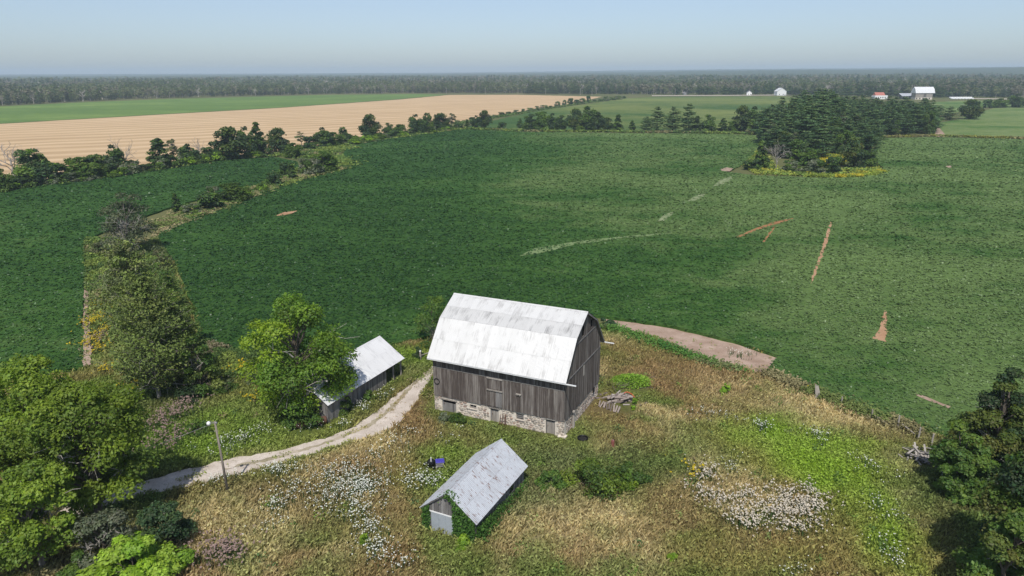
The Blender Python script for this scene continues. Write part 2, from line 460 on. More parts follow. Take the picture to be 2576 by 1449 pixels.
def P2(pts): return [G(x, y)[:2] for x, y in pts]
def ragged(poly, step, amp, seed=0, closed=True):
    """subdivide an outline and wobble it (metres)"""
    r = np.random.default_rng(seed); out = []
    n = len(poly)
    for i in range(n if closed else n-1):
        a = np.array(poly[i]); b = np.array(poly[(i+1) % n]); L = np.linalg.norm(b-a)
        k = max(1, min(60, int(L/step)))
        nrm = np.array([-(b-a)[1], (b-a)[0]])/(L+1e-9)
        for t in range(k):
            o = 0 if t == 0 else r.normal(0, amp)
            out.append(a+(b-a)*t/k+nrm*o)
    return out
def sheet(name, poly, z, mat, label, skirt=0.0, kind='structure', parent=None):
    pts = [Vector((p[0], p[1], z)) for p in poly]
    area = sum(poly[i][0]*poly[(i+1) % len(poly)][1]-poly[(i+1) % len(poly)][0]*poly[i][1] for i in range(len(poly)))
    if area < 0: pts = pts[::-1]
    mb = MB(); mb.poly(pts)
    if skirt:
        n = len(pts)
        for i in range(n):
            a, b = pts[i], pts[(i+1) % n]
            mb.poly([a, Vector((a.x, a.y, z-skirt)), Vector((b.x, b.y, z-skirt)), b])
    o = mb.build(name, mat, parent)
    return tag(o, label, kind=kind) if parent is None else o

SOY_MAIN = P2([(505,860),(480,760),(440,660),(398,612),(402,590),(470,556),(560,522),(640,492),(700,472),(780,452),(846,432),(852,405),(872,376),(930,356),(1000,341),(1060,329),
    (1150,326),(1300,333),(1600,337),(1780,338),(1898,342),(1922,365),(1890,405),(1845,428),(1822,435),(1900,444),(2050,450),(2160,449),(2222,437),(2218,422),(2196,400),(2202,370),(2214,350),
    (2340,347),(2576,352),(2900,356),(3400,900),(2700,1180),(2420,1110),(2330,1092),(2200,1052),(2050,992),(1970,957),(1928,938),(1958,902),(1850,865),(1700,828),(1560,808),(1500,800),(1300,808),
    (1080,852),(985,872),(870,892),(760,900),(600,888)])
SOY_WEST = P2([(212,930),(211,700),(213,612),(250,592),(330,560),(400,536),(470,512),(640,470),(730,442),(758,425),(745,408),(700,398),(550,404),(380,432),(250,448),(130,467),(0,484),(-260,520),(-900,900),(-300,1010),(0,965)])
WHEAT = P2([(-300,334),(0,312),(380,290),(700,272),(1000,251),(1130,239),(1300,238.5),(1515,243.5),(1420,265),(1350,273),(1150,308),(1000,332),(880,348),(700,388),(500,396),(370,424),(200,438),(30,466),(-300,520)])
FAR_GREEN = P2([(-300,292),(0,268),(200,258),(400,250),(800,239.5),(1060,236.5),(1128,238),(1000,250),(700,271),(380,289),(0,311),(-300,333)])
MID_RIGHT = P2([(1165,321),(1230,306),(1355,278),(1500,259),(1560,249),(1640,244),(1800,243),(1960,242.5),(2100,250),(2000,300),(1950,325),(1600,329),(1300,326)])
EAST = P2([(2352,336),(2360,310),(2420,298),(2500,272),(2576,268),(2900,275),(2900,352),(2576,349),(2380,344),(2364,337)])
EAST_FAR = P2([(2335,276),(2345,257),(2440,253),(2576,256),(2900,262),(2900,272),(2576,266),(2470,270),(2400,285),(2340,292)])

SOY_Z = 0.50
sheet('soybean_field', ragged(SOY_MAIN, 4, 0.25, 1), SOY_Z, M['soy_bed'], 'broad dark green soybean field behind the barn', SOY_Z)
sheet('west_soybean_field', ragged(SOY_WEST, 4, 0.25, 2), SOY_Z, M['soy_bed'], 'smaller soybean field on the far side of the tree line', SOY_Z)
sheet('wheat_field', ragged(WHEAT, 12, 0.5, 3), 0.10, M['wheat'], 'harvested golden wheat stubble field')
sheet('far_green_field', ragged(FAR_GREEN, 14, 0.5, 4), 0.12, M['green_far'], 'bright green field between stubble and forest')
sheet('middle_field', ragged(MID_RIGHT, 12, 0.5, 5), 0.10, M['soy_far'], 'green crop field beyond the second hedgerow')
sheet('east_field', ragged(EAST, 10, 0.5, 6), 0.10, M['green_mid'], 'lighter green row crop right of the pine grove')
sheet('pasture_field', ragged(EAST_FAR, 12, 0.5, 7), 0.12, M['green_mid'], 'pale green pasture in front of the far barn')
# gaps in the crop
GAPS = [
 ('bare_patch', P2([(1512,802),(1565,807),(1700,829),(1850,866),(1958,903),(1928,940),(1840,922),(1760,897),(1690,868),(1620,840),(1550,818)]), 'soil', 0.03, 'bare pinkish soil strip between meadow and soybeans'),
 ('soil_strip', P2([(212,735),(222,740),(231,925),(211,930)]), 'soil', 0.52, 'narrow bare soil strip along the tree line'),
 ('wilted_patch', P2([(1850,601),(1905,577),(1950,562),(1996,553),(1985,559),(1945,570),(1900,585),(1860,602)]), 'soil_orange', 0.53, 'orange wilted streak in the soybean field'),
 ('wilted_line', P2([(1946,574),(1950,576),(1922,614),(1917,614)]), 'soil_orange', 0.535, 'thin orange wilted line in the soybean field'),
 ('washout_patch', P2([(2087,563),(2092,565),(2082,612),(2066,655),(2048,705),(2038,722),(2041,703),(2060,650),(2072,612)]), 'soil_tan', 0.53, 'long narrow bare washout in the soybean field'),
 ('bare_wedge', P2([(2224,788),(2229,790),(2229,868),(2192,861),(2210,838)]), 'soil_tan', 0.53, 'bare brown wedge in the soybean field'),
 ('bare_sliver', P2([(690,548),(715,538),(748,534),(740,540),(715,546)]), 'soil_tan', 0.53, 'small bare sliver in the soybean field'),
 ('thin_patch', P2([(1793,472),(1812,455),(1842,446),(1842,453),(1820,466),(1804,471)]), 'thin', 0.53, 'pale thin crop patch nearest the grove'),
 ('thin_patch', P2([(1730,510),(1750,495),(1774,490),(1770,498),(1748,509)]), 'thin', 0.53, 'pale thin crop patch in the middle of its row'),
 ('thin_patch', P2([(1653,562),(1668,545),(1693,537),(1690,546),(1670,560)]), 'thin', 0.53, 'pale thin crop patch farthest from the grove'),
 ('pale_streak', P2([(1306,650),(1345,630),(1450,612),(1560,600),(1690,590),(1690,593),(1560,605),(1450,620),(1360,642)]), 'pale', 0.53, 'long pale streak of thin crop behind the barn'),
 ('bare_sliver', P2([(2378,421),(2392,419),(2394,424),(2384,425)]), 'soil', 0.53, 'tiny bare sliver right of the grove'),
 ('field_corner', P2([(2352,336),(2359,318),(2380,342),(2360,345)]), 'soil', 0.2, 'bare brown triangle at the corner of the pine grove'),
 ('grove_edge_soil', P2([(1812,428),(1828,424),(1845,427),(1836,434),(1815,433)]), 'soil', 0.53, 'stony soil spill beside the grove tip'),
 ('bare_sliver', P2([(2300,998),(2330,1008),(2390,1032),(2384,1037),(2335,1018),(2305,1005)]), 'soil', 0.535, 'bare soil sliver in the crop by the right trees'),
]
for nm, pl, mt, z, lb in GAPS:
    sheet(nm, ragged(pl, 1.0, 0.10, int(abs(pl[0][0]*10))), z, M[mt], lb)
DRIVE_UP = [(150,1262),(300,1228),(400,1203),(435,1190),(560,1160),(700,1135),(830,1100),(900,1069),(955,1030),(1008,985),(1045,958),(1078,935),(1092,920)]
DRIVE_LO = [(1098,934),(1064,985),(1034,1030),(1008,1062),(960,1092),(850,1122),(700,1167),(600,1197),(480,1224),(390,1240),(290,1268),(150,1310)]
DRIVE = ragged(P2(DRIVE_UP+DRIVE_LO), 0.7, 0.14, 21)
sheet('gravel_drive', DRIVE, 0.06, M['gravel'], 'pale gravel farm track curving past the sheds to the barn')
mids = [G(x, y)[:2] for x, y in [(560,1182),(700,1151),(830,1111),(925,1075),(985,1028),(1022,985),(1058,952),(1088,930)]]
lft, rgt = [], []
for i, q in enumerate(mids):
    t_ = mids[min(i+1, len(mids)-1)]-mids[max(i-1, 0)]; n_ = np.array([-t_[1], t_[0]])/np.linalg.norm(t_); lft.append(q+n_*0.26); rgt.append(q-n_*0.26)
M['crown_strip'] = mat_soil('track_middle', (0.26, 0.225, 0.14), (0.47, 0.405, 0.32))
sheet('track_middle', ragged(lft+rgt[::-1], 0.5, 0.13, 26), 0.064, M['crown_strip'], 'darker weedy middle strip of the gravel track')
sheet('dirt_yard', ragged(P2([(-60,1400),(60,1408),(125,1440),(135,1480),(-60,1480)]), 0.6, 0.1, 22), 0.05, M['soil'], 'bare brown dirt under the tree in the bottom left corner')
sheet('country_road', ragged(P2([(1640,240.2),(1800,239.6),(1990,238.2),(1990,239.6),(1800,241.0),(1640,241.6)]), 20, 0.3, 23), 0.16, M['gravel'], 'thin pale country road before the forest')
sheet('farm_lane', ragged(P2([(2440,247.2),(2576,249),(2900,252),(2900,254),(2576,250.6),(2440,248.6)]), 20, 0.3, 24), 0.16, M['gravel'], 'pale farm lane beyond the white bales')

# ---- soybean leaves: real clumps, sparser and larger the farther they stand
def leafquads(cen, nrm, size, r, aspect=0.62):
    """one diamond leaf per row"""
    n = len(cen)
    nrm = nrm/(np.linalg.norm(nrm, axis=1, keepdims=True)+1e-9)
    a = r.normal(size=(n, 3)); t = np.cross(nrm, a); t /= (np.linalg.norm(t, axis=1, keepdims=True)+1e-9)
    b = np.cross(nrm, t); s = np.asarray(size).reshape(-1, 1)*np.ones((n, 1))
    V = np.stack([cen-t*s, cen-b*s*aspect+t*s*0.15, cen+t*s, cen+b*s*aspect+t*s*0.15], 1)
    return V
def quadmesh(name, V, col):
    n = len(V)
    return npmesh(name, V.reshape(-1, 3), np.arange(n*4).reshape(n, 4), np.repeat(col, 4, axis=0))
NS = 160000
r = np.random.default_rng(3)
ang = r.uniform(-0.78, 0.78, NS)
dist = 58*np.exp(r.random(NS)**0.9*math.log(620/58))
sx_, sy_ = dist*np.sin(ang), dist*np.cos(ang)
ok = inpoly(sx_, sy_, SOY_MAIN) | inpoly(sx_, sy_, SOY_WEST)
for nm, pl, mt, z, lb in GAPS:
    if z > 0.1: ok &= ~(inpoly(sx_, sy_, pl) & (r.random(NS) > {'soil': 0.10, 'soil_tan': 0.08, 'pale': 0.84, 'soil_orange': 0.42, 'thin': 0.45}[mt]))
for (x0, y0), (x1, y1), hw in [((2113,498),(2086,560),.5),((2128,500),(2098,640),.45),((2396,512),(2418,600),.5),((2232,715),(2228,790),.5),((2050,700),(2020,790),.4),((1975,565),(1900,660),.4),((1730,640),(1700,700),.35)]:   # wheel tracks
    a = G(x0, y0)[:2]; b = G(x1, y1)[:2]; dv = b-a; tt = ((sx_-a[0])*dv[0]+(sy_-a[1])*dv[1])/(dv@dv)
    dd = np.abs((sx_-a[0])*dv[1]-(sy_-a[1])*dv[0])/np.linalg.norm(dv); ok &= ~((tt > 0) & (tt < 1) & (dd < hw))
sx_, sy_, dist = sx_[ok], sy_[ok], dist[ok]
row = 0.76                                        # drilled rows, seen only close by
rx = np.round(sx_/row)*row+r.normal(0, 0.13, len(sx_))
sx_ = np.where(dist < 170, rx, sx_)
sz = np.clip(dist*0.0024, 0.22, 1.0)*r.uniform(0.7, 1.3, len(dist))
cen = np.stack([sx_, sy_, np.full(len(sx_), SOY_Z)], 1)
Vs, Cs = [], []
for k in range(3):
    c = cen+np.stack([r.normal(0, 0.55, len(sz))*sz, r.normal(0, 0.55, len(sz))*sz, (0.04+0.26*r.random(len(sz)))*np.minimum(sz, 0.6)/0.5*np.clip((130/dist)**1.5, 0.12, 1)], 1)
    nn = np.stack([r.normal(0, 0.38, len(sz)), r.normal(0, 0.38, len(sz)), np.ones(len(sz))], 1)
    Vs.append(leafquads(c, nn, sz*0.62, r, 0.75))
    Cs.append(np.repeat(r.uniform(0.8, 1.3, (len(sz), 1)), 3, 1))
soy = link('soybean_leaves', quadmesh('soybean_leaves', np.concatenate(Vs), np.concatenate(Cs)), None, M['soy_leaf'])
tag(soy, 'dense soybean leaves covering the fields', 'crop', kind='stuff')

# ---------------------------------------------------------------- meadow: colour map, soil sheet, grass
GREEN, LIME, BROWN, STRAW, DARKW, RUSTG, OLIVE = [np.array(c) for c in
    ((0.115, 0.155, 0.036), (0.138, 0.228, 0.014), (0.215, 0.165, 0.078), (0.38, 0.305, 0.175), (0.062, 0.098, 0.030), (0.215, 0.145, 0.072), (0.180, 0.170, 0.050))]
BLOBS = [  # survey x, y, half-width, half-height, colour, weight
 (2010,1125,130,45,LIME,3.0),(2090,1180,100,55,LIME,3.0),(1930,1085,70,30,LIME,1.2),(2225,1330,45,75,LIME,2.8),(2200,1240,40,40,LIME,1.0),
 (560,1110,120,45,LIME*0.85,1.8),(640,1060,110,55,GREEN*1.1,2.0),(790,1085,90,35,OLIVE,0.8),(680,1000,100,60,GREEN*0.9,2.0),(480,1140,90,30,LIME,0.7),
 (1640,900,90,45,RUSTG,1.3),(1760,930,80,35,RUSTG,1.1),(1560,1060,40,70,RUSTG,1.2),(1530,1120,35,35,STRAW,0.8),(1850,970,90,35,BROWN,0.8),
 (2000,1020,120,35,STRAW,1.2),(2120,1040,110,40,STRAW,1.3),(1850,1040,80,30,BROWN,0.9),(2230,1110,60,35,BROWN,0.8),
 (1350,1310,90,60,STRAW,1.2),(1480,1270,70,45,STRAW,0.8),(1600,1400,110,35,STRAW,1.1),(1680,1260,80,50,BROWN,1.1),(1620,1330,70,40,BROWN,0.9),
 (1430,1170,140,45,DARKW,1.6),(1340,1225,75,60,DARKW,1.2),(1580,1175,80,35,DARKW,1.3),(1480,1090,60,40,GREEN,2.0),(1250,1110,90,30,GREEN,1.6),(1330,1100,60,25,GREEN*0.8,1.4),
 (1120,1090,110,30,BROWN,0.9),(1060,1040,40,35,RUSTG,0.7),(1200,1130,70,25,GREEN,0.8),(1150,1130,50,20,LIME,0.7),
 (500,1245,70,28,RUSTG,1.1),(560,1270,60,30,STRAW,0.8),(620,1330,90,45,STRAW,0.9),(560,1390,90,50,STRAW,0.8),(720,1250,60,25,BROWN,0.6),
 (950,1310,90,60,BROWN,1.0),(1050,1350,60,50,BROWN,0.9),(760,1290,80,30,BROWN,0.6),(880,1400,90,35,STRAW,0.7),(820,1430,90,25,GREEN,0.8),
 (1000,1130,50,30,BROWN,0.7),(920,1180,50,25,RUSTG,0.6),(700,1400,60,40,RUSTG,0.5),
 (1980,1400,150,50,OLIVE,1.3),(1800,1390,90,50,OLIVE*0.9,1.2),(2290,1350,60,80,OLIVE,1.2),(2130,1330,60,60,OLIVE,1.2),(1900,1440,120,25,GREEN*0.8,1.2),(2150,1270,60,40,OLIVE*0.9,1.2),(1700,1110,80,40,GREEN*0.9,1.0),(1830,1130,60,30,OLIVE,1.0),(1870,1200,80,35,BROWN,0.5),
 (930,990,60,40,GREEN*0.9,1.8),(980,930,60,30,GREEN*0.9,1.8),(1030,890,50,20,LIME,0.7),(1590,830,70,25,GREEN,1.3),(1700,870,60,18,GREEN,1.3),(1780,905,60,14,GREEN,1.2),
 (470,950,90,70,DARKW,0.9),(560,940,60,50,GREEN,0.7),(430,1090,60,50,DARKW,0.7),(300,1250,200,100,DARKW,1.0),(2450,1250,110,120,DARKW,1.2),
 (260,780,45,60,OLIVE,1.0),(255,660,30,50,STRAW,1.0),(300,880,70,60,GREEN,0.7),(1850,870,60,12,STRAW,0.6),
]
BW = []
for bx, by, hw, hh, col, w in BLOBS:
    c0 = G(bx, by); a = G(bx+hw, by); b0 = G(bx, by-hh); b1 = G(bx, by+hh)
    BW.append((c0[0], c0[1], abs(a[0]-c0[0]), np.hypot(*(b0-b1)[:2])/2, col, w))
def meadow_col(x, y):
    x = np.asarray(x, float); y = np.asarray(y, float)
    wx = x+4*(fbm(x, y, 6, 3, 5)-.5)*2; wy = y+4*(fbm(x, y, 6, 3, 6)-.5)*2
    base = [GREEN, OLIVE, BROWN, STRAW, GREEN*0.85, STRAW*0.85, GREEN*1.15, BROWN*0.9, RUSTG]
    acc = np.zeros((len(x), 3)); wt = np.zeros(len(x))
    for i, c in enumerate(base):
        w = np.exp((fbm(x, y, 8, 5, 20+i)-0.5)*22)
        acc += w[:, None]*c; wt += w
    acc /= wt[:, None]; wt = np.ones(len(x))
    for cx_, cy_, rx_, ry_, c, w in BW:
        q = ((wx-cx_)/rx_)**2+((wy-cy_)/ry_)**2
        g = w*np.exp(-q*0.9)*2.2*(0.45+1.1*fbm(x, y, 3.0, 3, 3))
        acc += g[:, None]*c; wt += g
    return acc/wt[:, None]
xs = np.arange(-75, 80.01, 0.5); ys = np.arange(26, 178.01, 0.5)
X, Y = np.meshgrid(xs, ys, indexing='ij')
keep_y = (Y.ravel() < 112) | (X.ravel() < -20)
col = meadow_col(X.ravel(), Y.ravel())
V = np.stack([X.ravel(), Y.ravel(), 0.02+0.0*X.ravel()], 1)
i, j = np.meshgrid(np.arange(len(xs)-1), np.arange(len(ys)-1), indexing='ij')
b = (i*len(ys)+j).ravel(); ny = len(ys)
F = np.stack([b, b+ny, b+ny+1, b+1], -1)
F = F[keep_y[F].all(1)]
md = link('meadow', npmesh('meadow', V, F, col*1.0), None, M['meadow'])
tag(md, 'rough overgrown meadow around the farm buildings', kind='structure')

# building footprints (local frame: x along the ridge, front or right side at -y)
BARN = dict(o=(0.762, 82.078), th=-0.436, L=17.12, W=12.58)
DSHED = dict(o=(-21.834, 85.047), th=1.122, L=16.0, W=7.77)
SSHED = dict(o=(-3.49, 59.562), th=1.118, L=10.7, W=5.79)
def in_build(x, y, B, m=0.0):
    dx, dy = x-B['o'][0], y-B['o'][1]; c, s = math.cos(B['th']), math.sin(B['th'])
    return (abs(dx*c+dy*s) < B['L']/2+m) & (abs(-dx*s+dy*c) < B['W']/2+m)
CLEAR = [(1560,1008,2.0),(1524,1026,1.6),(1590,968,2.2),(1466,1104,1.1),(1541,1124,.6),(1085,1176,1.0),(1107,1176,.9),(782,1072,2.2),(2312,1152,1.8),(2058,1004,.7),(1570,1030,1.5)]
def yard_ok(x, y):
    ok = ~inpoly(x, y, SOY_MAIN) & ~inpoly(x, y, SOY_WEST)
    for B, mm in ((BARN, 0.5), (DSHED, -0.1), (SSHED, -0.1)): ok &= ~in_build(x, y, B, mm)
    for bx, by, rad in CLEAR:
        c = G(bx, by); ok &= ((x-c[0])**2+(y-c[1]+rad*0.35)**2 > rad**2)
    return ok
def tufts(x, y, h, col, nb, wid, lean, r, z=0.02, windx=0.25, windy=0.1):
    """grass tufts: nb bent blades each, two triangles a blade"""
    n = len(x); rep = lambda a: np.repeat(a, nb, axis=0)
    bx = rep(x)+r.normal(0, 0.13, n*nb); by = rep(y)+r.normal(0, 0.13, n*nb)
    H = rep(h)*r.uniform(0.55, 1.15, n*nb); a = r.uniform(0, 2*np.pi, n*nb)
    ld = lean*H*r.random(n*nb)
    dx, dy = np.cos(a)*ld+windx*H*0.5, np.sin(a)*ld+windy*H*0.5
    w = wid*r.uniform(0.6, 1.4, n*nb)
    f = r.uniform(0, 2*np.pi, n*nb); px, py = np.cos(f)*w, np.sin(f)*w
    V = np.stack([np.stack([bx-px, by-py, np.full(n*nb, z)], 1), np.stack([bx+px, by+py, np.full(n*nb, z)], 1),
                  np.stack([bx+dx*0.45+px*0.8, by+dy*0.45+py*0.8, z+H*0.65], 1), np.stack([bx+dx, by+dy, z+H*(1-0.25*lean)], 1)], 1)
    cc = rep(col)*r.uniform(0.65, 1.4, (n*nb, 1))
    return V, cc
r = np.random.default_rng(5)
n0 = 95000
d = np.sqrt(r.uniform(44**2, 108**2, n0)); a = r.uniform(-0.80, 0.80, n0)
keep = r.random(n0) < np.clip((68/d)**1.3, 0, 1)
gx, gy = (d*np.sin(a))[keep], (d*np.cos(a))[keep]
ok = yard_ok(gx, gy) & (gy > 38)
indrive = inpoly(gx, gy, DRIVE); insoil = inpoly(gx, gy, GAPS[0][1])
pr = r.random(len(gx))
mid = np.array(P2([(150,1286),(300,1248),(400,1220),(560,1183),(700,1150),(830,1110),(930,1072),(985,1030),(1025,985),(1070,945),(1095,926)]))
cd = np.min([np.abs((gx-a_[0])*(b_-a_)[1]-(gy-a_[1])*(b_-a_)[0])/np.linalg.norm(b_-a_)+9*(((gx-a_[0])*(b_-a_)[0]+(gy-a_[1])*(b_-a_)[1] < -2) | ((gx-b_[0])*(b_-a_)[0]+(gy-b_[1])*(b_-a_)[1] > 2)) for a_, b_ in zip(mid[:-1], mid[1:])], axis=0)
centre = (cd < 0.4) & (fbm(gx, gy, 5, 3, 41) > 0.37+0.22*np.clip((75-gy)/12, 0, 1))
ok &= ~(indrive & ~centre & (pr > 0.05)) & ~(insoil & (pr > 0.06))
gx, gy = gx[ok], gy[ok]; gcol = meadow_col(gx, gy)
lush = gcol[:, 1]/gcol.sum(1)                   # greener = leafier and shorter
limy = np.exp(-((gcol-LIME)**2).sum(1)/0.003)
h = (0.42+0.55*fbm(gx, gy, 4, 3, 9))*(1-0.6*limy)
h[in_build(gx, gy, BARN, 2.5)] *= 0.6
h[inpoly(gx, gy, DRIVE) | inpoly(gx, gy, GAPS[0][1])] *= 0.3
V1, C1 = tufts(gx, gy, h, gcol*1.08, 5, 0.035, 0.75, r)
# short leafy weeds filling between the stalks
k = r.random(len(gx)) < 0.8*np.clip((lush-0.30)*4.5, 0.15, 1)
wx_, wy_ = gx[k], gy[k]; n = len(wx_)
V2, C2 = [], []
for q in range(3):
    cen = np.stack([wx_+r.normal(0, 0.2, n), wy_+r.normal(0, 0.2, n), 0.08+h[k]*r.uniform(0.15, 0.75, n)], 1)
    V2.append(leafquads(cen, np.stack([r.normal(0, .6, n), r.normal(0, .6, n), np.ones(n)], 1), r.uniform(0.08, 0.17, n), r))
    C2.append((gcol[k]*0.72+GREEN*0.28)*r.uniform(0.7, 1.5, (n, 1)))
# taller weed mounds standing out of the grass
for q in range(190):
    d_ = math.sqrt(r.uniform(48**2, 98**2)); a_ = r.uniform(-0.66, 0.66); mx, my = d_*math.sin(a_), d_*math.cos(a_)
    xa, ya = np.array([mx]), np.array([my])
    if not yard_ok(xa, ya)[0] or inpoly(xa, ya, DRIVE)[0] or inpoly(xa, ya, GAPS[0][1])[0]: continue
    mr = r.uniform(0.35, 1.1); nl = int(70*mr); dv = r.normal(size=(nl, 3)); dv /= np.linalg.norm(dv, axis=1, keepdims=True); dv[:, 2] = np.abs(dv[:, 2])
    cen = np.array([mx, my, 0.1])+dv*np.array([mr, mr, r.uniform(0.5, 1.0)])*r.uniform(0.5, 1, (nl, 1))
    V2.append(leafquads(cen, dv+r.normal(0, .5, (nl, 3))+np.array([0, 0, .5]), r.uniform(0.07, 0.15, nl), r))
    C2.append(np.array([(0.07, 0.115, 0.028), (0.10, 0.15, 0.03), (0.05, 0.085, 0.03), (0.13, 0.16, 0.05), (0.16, 0.13, 0.07)][int(r.integers(0, 5))])*r.uniform(0.7, 1.4, (nl, 1)))
# hedge-bottom weeds along the tree line to the left
n1 = 26000
hx, hy = r.uniform(-75, -24, n1), r.uniform(78, 175, n1)
ok = yard_ok(hx, hy) & (np.arctan2(hx, hy) > -0.78)
hx, hy = hx[ok], hy[ok]; hc = meadow_col(hx, hy)
V3, C3 = tufts(hx, hy, 0.5+0.6*fbm(hx, hy, 4, 3, 9), hc*1.15, 3, 0.06, 0.7, r)
gm = quadmesh('meadow_grass', np.concatenate([V1, V3]), np.concatenate([C1, C3]))
tag(link('meadow_grass', gm, None, M['grass']), 'tall dry and green meadow grass', 'grass', kind='stuff')
tag(link('meadow_weeds', quadmesh('meadow_weeds', np.concatenate(V2), np.concatenate(C2)), None, M['grass']), 'low leafy weeds among the grass', 'weeds', kind='stuff')

# flowers: flat white umbels on stalks, in drifts
def flowers(name, label, drifts, col, size, zr, seed, lumps=1, stem=True):
    r = np.random.default_rng(seed); Vs, Cs = [], []
    for bx, by, hw, hh, n in drifts:
        c0 = G(bx, by); rx_ = abs(G(bx+hw, by)[0]-c0[0]); ry_ = np.hypot(*(G(bx, by-hh)-G(bx, by+hh))[:2])/2
        n = int(n*1.25); k = max(2, n//6); cxs = c0[0]+r.normal(0, 0.5, k)*rx_; cys = c0[1]+r.normal(0, 0.5, k)*ry_
        pick = r.integers(0, k, n); spd = np.where(r.random(n) < 0.6, 0.22, 0.9); x = cxs[pick]+r.normal(0, 1, n)*spd; y = cys[pick]+r.normal(0, 1.1, n)*spd
        ok = ~inpoly(x, y, DRIVE) & ~in_build(x, y, SSHED, .1) & ~in_build(x, y, BARN, .2) & ~in_build(x, y, DSHED, .1) & ~inpoly(x, y, SOY_MAIN)
        x, y = x[ok], y[ok]; n = len(x)
        if not n: continue
        z = r.uniform(*zr, n)
        for q in range(lumps):
            cen = np.stack([x+r.normal(0, size*0.5, n)*(lumps > 1), y+r.normal(0, size*0.5, n)*(lumps > 1), z+r.normal(0, 0.04, n)], 1)
            Vs.append(leafquads(cen, np.stack([r.normal(0, .35, n), r.normal(0, .35, n)-0.2, np.ones(n)], 1), size*r.uniform(0.45, 1.4, n), r, 0.95))
            Cs.append(np.array(col)*r.uniform(0.78, 1.08, (n, 1)))
        if stem:
            v, c = tufts(x, y, z, np.tile([[0.07, 0.12, 0.04]], (n, 1)), 2, 0.03, 0.12, r, 0.02, 0, 0)
            Vs.append(v); Cs.append(c)
    o = link(name, quadmesh(name, np.concatenate(Vs), np.clip(np.concatenate(Cs), 0, 0.85)), None, M['petal'])
    return tag(o, label, 'flowers', kind='stuff')
flowers('white_wildflowers', 'white umbel wildflowers drifting through the meadow', [
 (860,1195,90,30,260),(880,1240,70,40,330),(830,1260,50,40,160),(930,1230,60,30,260),(900,1290,45,35,140),(930,1340,35,40,150),(950,1390,30,30,100),(760,1230,60,25,110),
 (700,1190,45,14,150),(545,1215,28,12,90),(1060,1215,45,25,230),(700,1275,35,15,110),(960,1140,60,25,70),(1010,1100,40,30,60),(610,1110,50,25,70),(560,1130,40,20,50),
 (650,1090,45,25,60),(900,1030,50,25,100),(960,985,50,30,90),(870,1075,30,15,40),(790,1075,40,20,40),(1920,1077,25,9,70),(2050,1110,30,25,60),(1800,1055,50,12,60),
 (2190,1180,40,40,50),(2220,1290,40,50,60),(2240,1400,30,30,70),(1990,1440,40,20,30),(1840,1180,40,15,40),(700,1330,60,20,30),(1140,1110,50,20,20),(560,1200,120,8,60),
 (1850,895,40,8,40),(1010,1420,30,25,60),(2370,1200,20,30,20)], (0.74, 0.75, 0.68), 0.062, (0.55, 1.05), 31)
flowers('boneset_flowers', 'cream white flower heads massed on the right of the meadow', [
 (2010,1285,55,45,330),(1960,1300,60,35,240),(1880,1315,50,25,170),(1770,1200,35,25,80),(1775,1250,35,35,80),(1840,1270,60,30,100),(1990,1340,35,12,50),(2040,1260,25,35,120),(1900,1245,60,15,60)],
 (0.66, 0.59, 0.50), 0.065, (0.6, 1.1), 32, 3)
flowers('pink_weeds', 'dull pink seed heads of tall weeds along the track', [
 (430,1060,45,40,240),(420,1110,35,25,110),(520,985,40,30,90),(330,820,40,60,60),(560,1400,60,30,220),(440,1130,30,20,50),(270,860,30,30,60),(350,1420,40,20,40)],
 (0.33, 0.235, 0.21), 0.08, (0.9, 1.5), 33, 3)
flowers('goldenrod', 'yellow goldenrod in the weedy verges', [
 (255,805,25,22,170),(250,850,20,25,140),(270,880,25,15,80),(620,930,35,12,60),(290,930,30,12,60),(255,770,18,12,60),(640,1010,30,15,30),(2080,990,25,6,25),(1750,1200,25,12,25),(330,990,40,15,30)],
 (0.52, 0.40, 0.03), 0.11, (0.7, 1.2), 34, 2)

# ---------------------------------------------------------------- buildings
def corrugated(name, w, ln, pitch, amp):
    """a sheet hanging from y = 0 down to y = -ln, ribs along y"""
    k = max(2, int(round(w/pitch)))*2
    xs = np.linspace(0, w, k+1); zs = np.where(np.arange(k+1) % 2 == 0, 0.0, amp)
    mb = MB()
    for i in range(k):
        a, b = len(mb.v), None
        mb.v += [(xs[i], -ln, zs[i]), (xs[i+1], -ln, zs[i+1]), (xs[i+1], 0, zs[i+1]), (xs[i], 0, zs[i])]
        mb.f.append((a, a+1, a+2, a+3))
    return mb.mesh(name)
def roof_slope(parent, x0, x1, top, bot, rows, sw, mats, pitch=0.13, amp=0.018, back=False, r=None):
    """lays sheets in rows; top/bot = (y, z) of the slope's upper and lower edge"""
    r = r or np.random.default_rng(1)
    up = Vector((0, top[0]-bot[0], top[1]-bot[1])); ln = up.length; up.normalize()
    xa = Vector((-1, 0, 0)) if back else Vector((1, 0, 0)); nz = xa.cross(up)
    n = int(round((x1-x0)/sw)); w = (x1-x0)/n; rl = ln/rows
    for k in range(rows):
        me = corrugated('roof_sheet', w+0.015, rl+(0.10 if k < rows-1 else 0.0), pitch, amp)
        me.materials.append(mats[k] if isinstance(mats, (list, tuple)) else mats)
        for i in range(n):
            s = bpy.data.objects.new('roof_sheet', me); C.objects.link(s); s.parent = parent
            o = Vector(((x1-i*w) if back else (x0+i*w), top[0], top[1]))-up*(k*rl)+nz*(0.035+0.02*(rows-1-k)+0.006*(i % 2)+float(r.uniform(0, 0.004)))
            s.matrix_local = Matrix(((xa.x, up.x, nz.x, o.x), (xa.y, up.y, nz.y, o.y), (xa.z, up.z, nz.z, o.z), (0, 0, 0, 1)))
